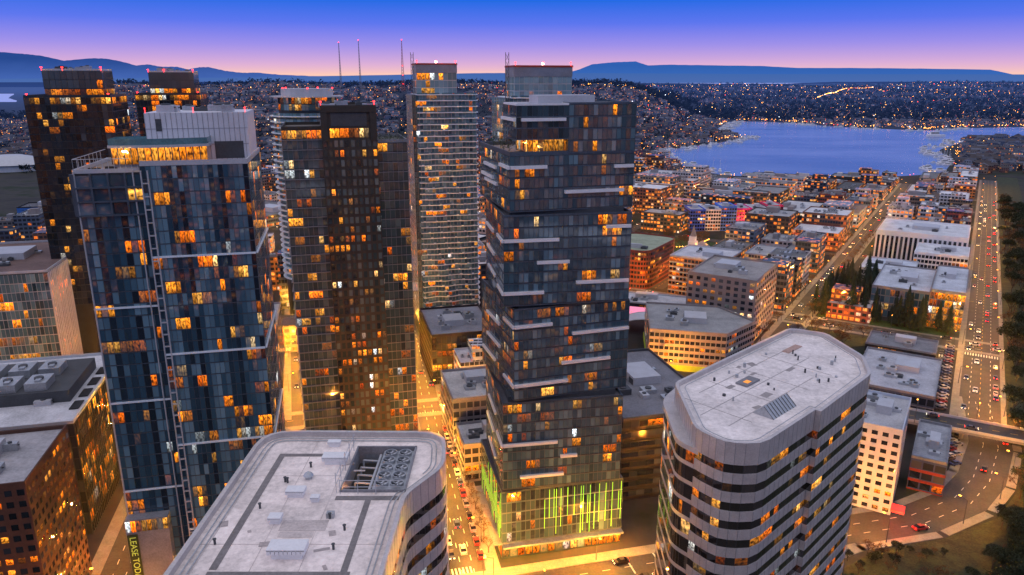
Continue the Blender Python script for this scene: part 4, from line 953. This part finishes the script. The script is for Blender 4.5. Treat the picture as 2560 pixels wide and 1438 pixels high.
for i in range(46):
    x,y=pq(R.uniform(-73,-45),R.uniform(464,545)); tree(x,y,CONS,'conifer_tree','dark conifer standing in a cluster beside the hall',R.uniform(.9,1.9))
for i in range(18):
    x,y=pq(R.uniform(-46,2),R.uniform(463,474)); tree(x,y,CONS,'conifer_tree','dark conifer standing in front of the hall',R.uniform(.8,1.7))
n=0
while n<110:
    x,y=R.uniform(118,215),R.uniform(160,262)
    if x>137+(y-185)*.88 and x<146+(y-185)*1.3+8 and abs(x)/y<.88: tree(x,y,DAR if R.random()<.75 else DEC,'leafy_tree','dark leafy tree on the grassy roadside embankment',R.uniform(.45,1.2)); n+=1
for i in range(60):
    x,y=R.uniform(94,134),R.uniform(165,196); tree(x,y,DEC if R.random()<.6 else DAR,'leafy_tree','autumn shrub on the grassy roadside embankment',R.uniform(.2,.55))
for i in range(170):
    x,y=pq(R.uniform(28,51),R.uniform(330,1000)); tree(x,y,DAR if R.random()<.6 else DEC,'leafy_tree','scrubby tree on the strip beside the freeway',R.uniform(.9,1.8))
for i in range(15):
    x,y=-7.2-.209*(i*8),196+.978*i*8; tree(x,y,DEC,'street_tree','thin street tree with sparse autumn leaves by kerb',R.uniform(.6,.9))
for i in range(50):
    x,y=pq(R.uniform(-262,-188),R.uniform(562,634)); tree(x,y,DEC,'street_tree','bare autumn tree standing in the park lawn',R.uniform(.9,1.5))
for i in range(14):
    x,y=pq(R.uniform(-66,-25),R.uniform(405,436)); tree(x,y,DEC,'street_tree','bare tree in the triangular traffic island',R.uniform(.7,1.2))
for k in (-88,-72):
    for i in range(18): x,y=pq(k,400+i*20); tree(x,y,DEC,'street_tree','thin street tree with sparse autumn leaves by kerb',R.uniform(.7,1.2))
def church():
    x,y=142,575; P=rect(x-3,y-3,-32,6,6); b=Bld('church','small white church with pointed steeple beside the park','church',P)
    m=MB(); m.prism(P,0,16); b.add(m,'tower',M_WHITE); m=MB(); m.prism(rect(x-2.3,y-2.6,-32,4.6,4.6),16,20); b.add(m,'belfry',M_WHITE)
    m=MB(); cx,cy=sum(p[0] for p in P)/4,sum(p[1] for p in P)/4; m.cyl((cx,cy,20),2.6,9,8,0,.05); b.add(m,'spire',M_GREYP)
    N=rect(x-3,y-3,-32,12,22,-3,6); m=MB(); m.prism(N,0,8); c=[((N[0][0]+N[1][0])/2,(N[0][1]+N[1][1])/2,12),((N[2][0]+N[3][0])/2,(N[2][1]+N[3][1])/2,12)]
    m.face([(*N[0],8),c[0],c[1],(*N[3],8)],1); m.face([(*N[1],8),(*N[2],8),c[1],c[0]],1); m.face([(*N[0],8),(*N[1],8),c[0]]); b.add(m,'nave',[M_WHITE,M_GREYP])
    m=MB(); m.seg(P[0],P[1],10,13,.05,.1); b.add(m,'window',M_DMECH)
church()
# ================================================================ CITY FILL
UN=[]
for k in range(3):
    m=MB(); w,d,h=(1.6,1.1,1.3) if k==0 else ((2.6,1.5,1.7) if k==1 else (1,1,1)); m.box((0,0,0),(w,d,h)); m.cyl((-w*.4,0,h),.5,.3,8,1); m.cyl((w*.4,0,h),.5,.3,8,1); m.box((w+.4,0,.3),(.5,.3,.4),0,1); UN.append(m.mesh('rooftop_unit',[M_MECH,M_DMECH]))
WC=[('brown brick',(.15,.07,.05)),('grey concrete',(.17,.17,.19)),('dark grey',(.06,.06,.07)),('tan stucco',(.24,.19,.15)),('white panelled',(.45,.46,.52)),('red brick',(.20,.05,.04)),('blue-grey',(.09,.13,.20)),('charcoal',(.04,.04,.045)),('orange panelled',(.32,.14,.06)),('white panelled',(.5,.52,.58)),('dark blue',(.04,.06,.11))]
def fill(poly,z,zb=0,lit=.25,tall=False,step=False):
    cn,c=R.choice(WC); fm=R.choice([F_STD,F_STD,F_OFF]); lit*=R.uniform(.4,1.6)
    m=MB(); m.prism(poly,zb-3,zb+z,0,u0=R.randint(0,9000),col=c+(lit,),zuv=zb,top=False)
    cx=sum(p[0] for p in poly)/4;cy=sum(p[1] for p in poly)/4
    inn=offset(poly,-.5)
    for i in range(4):
        j=(i+1)%4; m.face([(*poly[i],zb+z),(*poly[j],zb+z),(*inn[j],zb+z),(*inn[i],zb+z)],0,[(0,0)]*4,c+(0,)); m.face([(*inn[j],zb+z-.9),(*inn[i],zb+z-.9),(*inn[i],zb+z),(*inn[j],zb+z)],0,[(0,0)]*4,c+(0,))
    a=Vector(poly[0]);e1=Vector(poly[1])-a;e2=Vector(poly[3])-a;rot=math.atan2(e1.y,e1.x)
    if step:
        s0=R.choice((0.02,.3)); t0=R.choice((.02,.35)); q=[a+e1*s0+e2*t0,a+e1*(s0+.65)+e2*t0,a+e1*(s0+.65)+e2*(t0+.6),a+e1*s0+e2*(t0+.6)]
        m.prism([tuple(v) for v in q],zb+z-.9,zb+z+R.choice((3.4,6.8)),0,col=c+(lit,),u0=R.randint(0,9000),zuv=zb)
    o=m.obj('city_building',[fm],org=(cx,cy,zb))
    tag(o,cn+(' high-rise downtown building with lit windows' if tall else (' stepped mid-rise building with lit windows' if step else ' mid-rise building with lit windows and flat roof')),'building','mid-rise buildings of the district')
    g=R.choice((.08,.16,.25,.36,.5,.62,.7)); rc=(g,g*1.0,g*1.06,0) if R.random()<.85 else (g*.8,g*.55,g*.45,0)
    r=MB(); r.face([(*p,zb+z-.88) for p in inn],0,[(0,0)]*4,rc); r.obj('roof',[ROOF],parent=o)
    if tall: return
    for k in range(R.randint(4,9) if cy<1000 else 2):
        p=a+e1*R.uniform(.12,.88)+e2*R.uniform(.12,.88); u=D.objects.new('rooftop_unit',R.choice(UN)); link(u); u.parent=o; u.location=(p.x-cx,p.y-cy,z-.88); u.rotation_euler=(0,0,rot+R.choice((0,1.5708))); s=R.uniform(.6,1.5); u.scale=(s,s,s)
    for _ in range(R.choice((0,1,1,2)) if not step else 0):
        f=MB(); s0,t0=R.uniform(.1,.6),R.uniform(.1,.6); w0,d0=R.uniform(.12,.35),R.uniform(.12,.3)
        q=[a+e1*s0+e2*t0,a+e1*(s0+w0)+e2*t0,a+e1*(s0+w0)+e2*(t0+d0),a+e1*s0+e2*(t0+d0)]; f.prism([tuple(v) for v in q],zb+z-.88,zb+z+R.uniform(2,4)); f.obj('rooftop_penthouse',[R.choice([M_LGREY,M_GREYP,M_TAN])],parent=o)
USED.append((82,409,18))
USED0=list(USED)
def clear(P,m=.8):
    cx=sum(p[0] for p in P)/4;cy=sum(p[1] for p in P)/4; r=max(math.hypot(p[0]-cx,p[1]-cy) for p in P)
    return not any(math.hypot(cx-u[0],cy-u[1])<(u[2]*.8+r*m) for u in USED0)
def blk(f,x0,x1,y0,y1,hr,cond,lit):
    nx=R.choice((1,2,2,3,3)); ny=R.choice((1,2,3,3))
    for i in range(nx):
        for j in range(ny):
            a0=x0+(x1-x0)*i/nx+1.5;a1=x0+(x1-x0)*(i+1)/nx-1.5;b0=y0+(y1-y0)*j/ny+1.5;b1=y0+(y1-y0)*(j+1)/ny-1.5
            if R.random()<.3: a1-= (a1-a0)*.25
            if R.random()<.3: b0+= (b1-b0)*.25
            P=[f(a0,b0),f(a1,b0),f(a1,b1),f(a0,b1)]; cx=sum(p[0] for p in P)/4;cy=sum(p[1] for p in P)/4
            if cy<240 or abs(cx)/cy>.82 or not clear(P) or any(inpoly(p[0]*1.0,p[1]+12,LAKE) or inpoly(p[0],p[1],LAKE) for p in P): continue
            if not cond(cx,cy,P): continue
            fill(P,R.uniform(*hr),hz(cx,cy),lit,False,R.random()<.35)
for kc in range(-9,0):
    for m_ in range(0,9):
        q0=452+97*m_+9
        if kc==-3 and m_==1: continue
        hr=(10,26) if q0<850 else (7,17)
        if 16.6+97*kc<-350: hr=(10,30)
        blk(pq,16.6+97*kc+8+(6 if kc==-1 else 0),16.6+97*(kc+1)-(13 if kc==-1 else 8),q0,q0+79,hr,lambda x,y,P:y<1260 and y>380,.32)
for m_ in range(2,12): blk(pq,102,158,452+97*m_,452+97*m_+80,(8,16),lambda x,y,P:y<1500,.35)
f14=frame(0,0,14)
def south(x,y,P): return max(p[0]*.53+p[1]*.848 for p in P)<440 and x<60 and not any(abs((p[0]+38)+(p[1]-302)*.205)<9 for p in P) and not any(abs((p[0]+89)+(p[1]-289)*.29)<9 for p in P)
for i in range(-7,2):
    for j in range(3,9): blk(f14,i*75+8,i*75+72,j*82+12,j*82+78,(12,34),south,.3)
for i in range(-5,6):
    for j in range(1,5):
        if R.random()<.75:
            x,y=i*70+R.uniform(-8,8),-j*110-60; fill(rect(x,y,14,R.uniform(28,42),R.uniform(28,42)),R.uniform(50,210),0,.42,True)
m=MB(); x0,y0=-800,1190
for r0,r1,z0,z1 in ((62,60,0,10),(66,45,10,17),(45,20,17,22),(20,.1,22,23)):
    n=28
    for k in range(n):
        a0,a1=k*6.2832/n,(k+1)*6.2832/n; p=lambda a,r,z:(x0+r*math.cos(a),y0+.8*r*math.sin(a),z); m.face([p(a0,r0,z0),p(a1,r0,z0),p(a1,r1,z1),p(a0,r1,z1)])
tag(m.obj('arena',[M_LGREY],org=(x0,y0,0)),'pale domed arena roof among low buildings','arena')
# ================================================================ HILLSIDE HOUSES, TREES, LIGHTS
def housemesh(w,d,h,rh,c,rc,k):
    m=MB(); P=[(-w,-d),(w,-d),(w,d),(-w,d)]; m.prism(P,-3,h,0,u0=k*37,col=c+(.22,),top=False,zuv=0)
    m.face([(-w-.4,-d-.4,h-.1),(w+.4,-d-.4,h-.1),(w+.4,0,h+rh),(-w-.4,0,h+rh)],1,None,rc+(0,)); m.face([(w+.4,d+.4,h-.1),(-w-.4,d+.4,h-.1),(-w-.4,0,h+rh),(w+.4,0,h+rh)],1,None,rc+(0,))
    m.face([(-w,d,h),(-w,-d,h),(-w,0,h+rh)],0,[(0,0)]*3,c+(0,)); m.face([(w,-d,h),(w,d,h),(w,0,h+rh)],0,[(0,0)]*3,c+(0,)); return m
hc=[(.22,.25,.32),(.09,.10,.12),(.08,.11,.18),(.14,.08,.08),(.25,.26,.30),(.05,.06,.09)]
HM=[housemesh(R.uniform(5,8),R.uniform(4,6),R.uniform(6,9),R.uniform(1.5,3),hc[i%6],R.choice([(.05,.055,.08),(.10,.11,.15),(.06,.05,.055)]),i) for i in range(12)]
HMM=[h.mesh('hillside_house',[F_HOUSE,ROOF]) for h in HM]
pts=[]
while len(pts)<3300:
    y=1130+1500*R.random()**1.2; x=R.uniform(-.72*y,.4*y)
    if x<xs(y)-8 and not inpoly(x,y,LAKE) and (hz(x,y)>1.5 or y>1270): pts.append((x,y))
while len(pts)<5900:
    y=2250+4200*R.random()**1.3; x=R.uniform(-.1*y,.73*y)
    if not inpoly(x,y,LAKE) and not inpoly(x,y-40,LAKE) and x>xs(y)-100: pts.append((x,y))
for _ in range(400):
    y=R.uniform(1130,1800);x=R.uniform(.6*y,.73*y)
    if not inpoly(x,y,LAKE): pts.append((x,y))
pts.sort(key=lambda p:p[1])
S=MB()
for i,(x,y) in enumerate(pts):
    a=R.choice((0,1.5708))-.56+R.uniform(-.1,.1); z=hz(x,y)
    if i<295:
        o=D.objects.new('hillside_house',R.choice(HMM)); link(o); o.location=(x,y,z); o.rotation_euler=(0,0,a); s=R.uniform(.9,1.4); o.scale=(s,s,s*R.uniform(.8,1.3)); tag(o,'small gabled house with lit windows on the hillside','house','houses on the hillside')
    else:
        h=R.choice(HM); ca,sa=math.cos(a),math.sin(a); s=R.uniform(.8,1.5)*(1 if y<2500 else .65); k=len(S.v)
        S.v+=[(x+(p[0]*ca-p[1]*sa)*s,y+(p[0]*sa+p[1]*ca)*s,z+p[2]*s) for p in h.v]; S.f+=[tuple(j+k for j in f) for f in h.f]; S.m+=h.m
        u0=R.randint(0,9999)*2.6; S.uv+=[(u+u0,v) for u,v in h.uv]; S.c+=h.c
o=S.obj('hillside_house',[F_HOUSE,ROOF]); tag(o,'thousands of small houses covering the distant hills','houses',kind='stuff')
S=MB()
for i in range(15000):
    if i<6000: y=1130+1700*R.random(); x=R.uniform(-.72*y,xs(y)-5)
    else: y=2300+4500*R.random()**1.2; x=R.uniform(-.1*y,.74*y)
    if inpoly(x,y,LAKE) or inpoly(x,y-25,LAKE): continue
    z=hz(x,y); s=R.uniform(4,8)*(1 if y<2500 else 1.9)
    for k in range(9):
        c=Vector((x+R.gauss(0,s*.35),y+R.gauss(0,s*.35),z+s*R.uniform(.3,1.7))); S.face([c+Vector((R.uniform(-1,1),R.uniform(-1,1),R.uniform(-1,1)))*s*.5 for _ in range(3)])
ff=NT('far_foliage'); ff.bsdf(ff.ramp(ff.noise(ff.pos(),.05,3),[(.35,(.005,.010,.014)),(.65,(.014,.024,.034))]),.95,0,.2,(.07,.17,.62),ff.math('MULTIPLY',ff.haze(1100,6500),.2))  # blue airlight painted into the leaves as emission, growing with distance
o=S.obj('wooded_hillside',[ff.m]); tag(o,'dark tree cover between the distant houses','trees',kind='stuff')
ML=[mat('city_light_amber',(.8,.4,.1),.5,0,(1,.34,.03),10),mat('city_light_yellow',(.8,.5,.2),.5,0,(1,.55,.15),10),mat('city_light_white',(.8,.8,.8),.5,0,(.85,.9,1),7),mat('city_light_red',(.8,.1,.1),.5,0,(1,.06,.03),9)]
S=MB()
def lightpt(x,y,z,s): S.cyl((x,y,z),s,s*1.6,4,R.choice((0,0,0,1,1,2,0,0,1,3)) if R.random()<.7 else 0)
for i in range(4300):
    if i<1700: y=1150+1500*R.random(); x=R.uniform(-.72*y,xs(y)-5)
    else: y=2100+4600*R.random()**1.5; x=R.uniform(-.1*y,.74*y)
    if inpoly(x,y,LAKE) or inpoly(x,y-15,LAKE): continue
    lightpt(x,y,hz(x,y)+R.uniform(4,13),y*.00018*R.choice((.5,.6,.7,1,1,1.8)))
N=len(LAKE)
for i in range(N):
    a=Vector(LAKE[i]);b=Vector(LAKE[(i+1)%N]);L=(b-a).length;n=Vector(((b-a).y,-(b-a).x)).normalized()
    for k in range(int(L/9)):
        p=a+(b-a)*R.random()
        for sg in (1,-1):
            q=p+n*sg*R.uniform(6,45)
            if not inpoly(q.x,q.y,LAKE) and abs(q.x)/max(1,q.y)<.75: lightpt(q.x,q.y,hz(q.x,q.y)+R.uniform(3,8),q.y*.00029)
for i in range(120):
    t=i/120; y=4300+1500*t; x=y*(.40+.07*t+.004*math.sin(t*9)); lightpt(x,y,hz(x,y)+12,1.4)
o=S.obj('distant_street_light',ML); tag(o,'countless tiny street lights across the far hills','street lights',kind='stuff')
bt=MB(); hull=[(-5,-1.4),(3,-1.5),(6,0),(3,1.5),(-5,1.4)]
bt.prism(hull,.2,1.6,0); bt.prism([(-3.5,-1),(1.5,-1),(2.2,0),(1.5,1),(-3.5,1)],1.6,3.2,0); bt.prism([(-3.4,-1.04),(1.4,-1.04),(2.3,0),(1.4,1.04),(-3.4,1.04)],2.2,2.8,1,top=False)
BT=bt.mesh('boat',[M_WHITE,M_CG]); bt.rod((0,0,3),(0,0,12),.12,0); BS=bt.mesh('sailing_boat',[M_WHITE,M_CG])
nbt=0
for i in range(N):
    a=Vector(LAKE[i]);b=Vector(LAKE[(i+1)%N]);L=(b-a).length
    if min(a.y,b.y)>2400 or max(a.x,b.x)>1400: continue
    for k in range(int(L/11)):
        p=a+(b-a)*R.random(); q=None
        for _ in range(6):
            c=p+Vector((R.uniform(-35,35),R.uniform(-35,35)))
            if inpoly(c.x,c.y,LAKE): q=c;break
        if q is None or nbt>280: continue
        o=D.objects.new('moored_boat',R.choice((BT,BS))); link(o); o.location=(q.x,q.y,.3); s=R.uniform(.8,1.8); o.scale=(s,s,s); o.rotation_euler=(0,0,R.choice((0,1.57,3.14))+R.uniform(-.2,.2)); tag(o,'white boat moored along the lake shore','boat','boats moored on the lake'); nbt+=1
o=D.objects.new('motor_yacht',BT); link(o); o.location=(1040,1850,.3); o.scale=(4,4,4); tag(o,'white motor yacht crossing the open lake','boat')
for x,zt,red in ((-490,236,0),(-434,242,0),(-312,243,1)):
    zb=hz(x,2200); m=MB(); w=4 if red else 2.2
    for sx,sy in ((-1,-1),(1,-1),(1,1),(-1,1)): m.rod((x+sx*w,2200+sy*w,zb),(x+sx*.5,2200+sy*.5,zt),.5,0,4,.3)
    n=18
    for k in range(n):
        t0,t1=k/n,(k+1)/n; w0=w+(.5-w)*t0;w1=w+(.5-w)*t1; z0=zb+(zt-zb)*t0;z1=zb+(zt-zb)*t1
        m.rod((x-w0,2200-w0,z0),(x+w1,2200-w1,z1),.35,0,4); m.rod((x+w0,2200-w0,z0),(x-w1,2200-w1,z1),.35,0,4)
    e=m.obj('radio_mast',[mat('mast_red' if red else 'mast_grey',(.4,.12,.12) if red else (.25,.25,.32),.6)],org=(x,2200,zb)); tag(e,('red' if red else 'grey')+' steel lattice radio mast on the hilltop','mast')
    for zz in ([zb+20,zb+45,zb+70,zt] if red else [zt]): g=MB(); g.box((x,2200,zz),(.9,.9,1.6)); g.obj('red_beacon',[M_REDL],parent=e)
m=MB(); m.prism(pqrect(-8,-4,245,249),4.2,5.2,0,bot=True); tag(m.obj('neon_canopy',[mat('red_neon',(.5,.03,.02),.5,0,(1,.03,.02),1.4)],org=(*pq(-6,247),0)),'red neon lit canopy at the hotel entrance','canopy'); point((*pq(-5,243),4),2500,None,(1,.05,.03))
# ================================================================ WORLD, SUN, CAMERA
w=D.worlds.new('World'); scene.world=w; w.use_nodes=True; t=w.node_tree; t.nodes.clear()
def wn(ty,**k):
    x=t.nodes.new(ty)
    for a,b in k.items(): setattr(x,a,b)
    return x
out=wn('ShaderNodeOutputWorld'); tc=wn('ShaderNodeTexCoord'); sx=wn('ShaderNodeSeparateXYZ'); t.links.new(tc.outputs['Generated'],sx.inputs[0])
mx=wn('ShaderNodeMath',operation='MAXIMUM');t.links.new(sx.outputs[2],mx.inputs[0]);mx.inputs[1].default_value=0
pw=wn('ShaderNodeMath',operation='POWER');t.links.new(mx.outputs[0],pw.inputs[0]);pw.inputs[1].default_value=.5
def ramp(st):
    cr=wn('ShaderNodeValToRGB')
    while len(cr.color_ramp.elements)<len(st): cr.color_ramp.elements.new(.5)
    for e,(p,c) in zip(cr.color_ramp.elements,st): e.position=p;e.color=c+(1,)
    t.links.new(pw.outputs[0],cr.inputs[0]); return cr
top=[(.45,(.10,.24,.70)),(.65,(.48,.52,.72)),(1,(.72,.70,.78))]
c1=ramp([(0,(.98,.62,.42)),(.07,(.98,.58,.50)),(.13,(.72,.43,.68)),(.20,(.34,.28,.82)),(.257,(.105,.18,.86)),(.31,(.005,.14,.78))]+top)
c2=ramp([(0,(.20,.24,.42)),(.2,(.14,.22,.48)),(.31,(.08,.19,.52))]+top)
mr=wn('ShaderNodeMapRange'); mr.inputs[1].default_value=-.25; mr.inputs[2].default_value=.35; t.links.new(sx.outputs[1],mr.inputs[0])
mi=wn('ShaderNodeMix',data_type='RGBA'); t.links.new(mr.outputs[0],mi.inputs[0]); t.links.new(c2.outputs[0],mi.inputs[6]); t.links.new(c1.outputs[0],mi.inputs[7])
bg=wn('ShaderNodeBackground'); t.links.new(mi.outputs[2],bg.inputs[0]); bg.inputs[1].default_value=1.0
sk=wn('ShaderNodeTexSky',sky_type='NISHITA'); sk.sun_disc=False; sk.sun_elevation=math.radians(2); sk.sun_rotation=math.radians(-75)
bg2=wn('ShaderNodeBackground'); t.links.new(sk.outputs[0],bg2.inputs[0]); bg2.inputs[1].default_value=.003
ad=wn('ShaderNodeAddShader'); t.links.new(bg.outputs[0],ad.inputs[0]); t.links.new(bg2.outputs[0],ad.inputs[1]); t.links.new(ad.outputs[0],out.inputs[0])
sl=D.lights.new('sun','SUN'); sl.energy=.35; sl.angle=math.radians(25); sl.color=(1,.75,.7); so=D.objects.new('sun',sl); link(so); so.rotation_euler=(math.radians(70),0,math.radians(-75))
cam=D.cameras.new('camera'); cam.sensor_width=36; cam.lens=26.02; cam.clip_end=200000; cam.clip_start=1
co=D.objects.new('camera',cam); link(co); co.location=(0,0,140); co.rotation_euler=(math.radians(90-15.81),0,0); scene.camera=co
scene.view_settings.view_transform='Standard'; scene.view_settings.look='None'; scene.view_settings.exposure=0
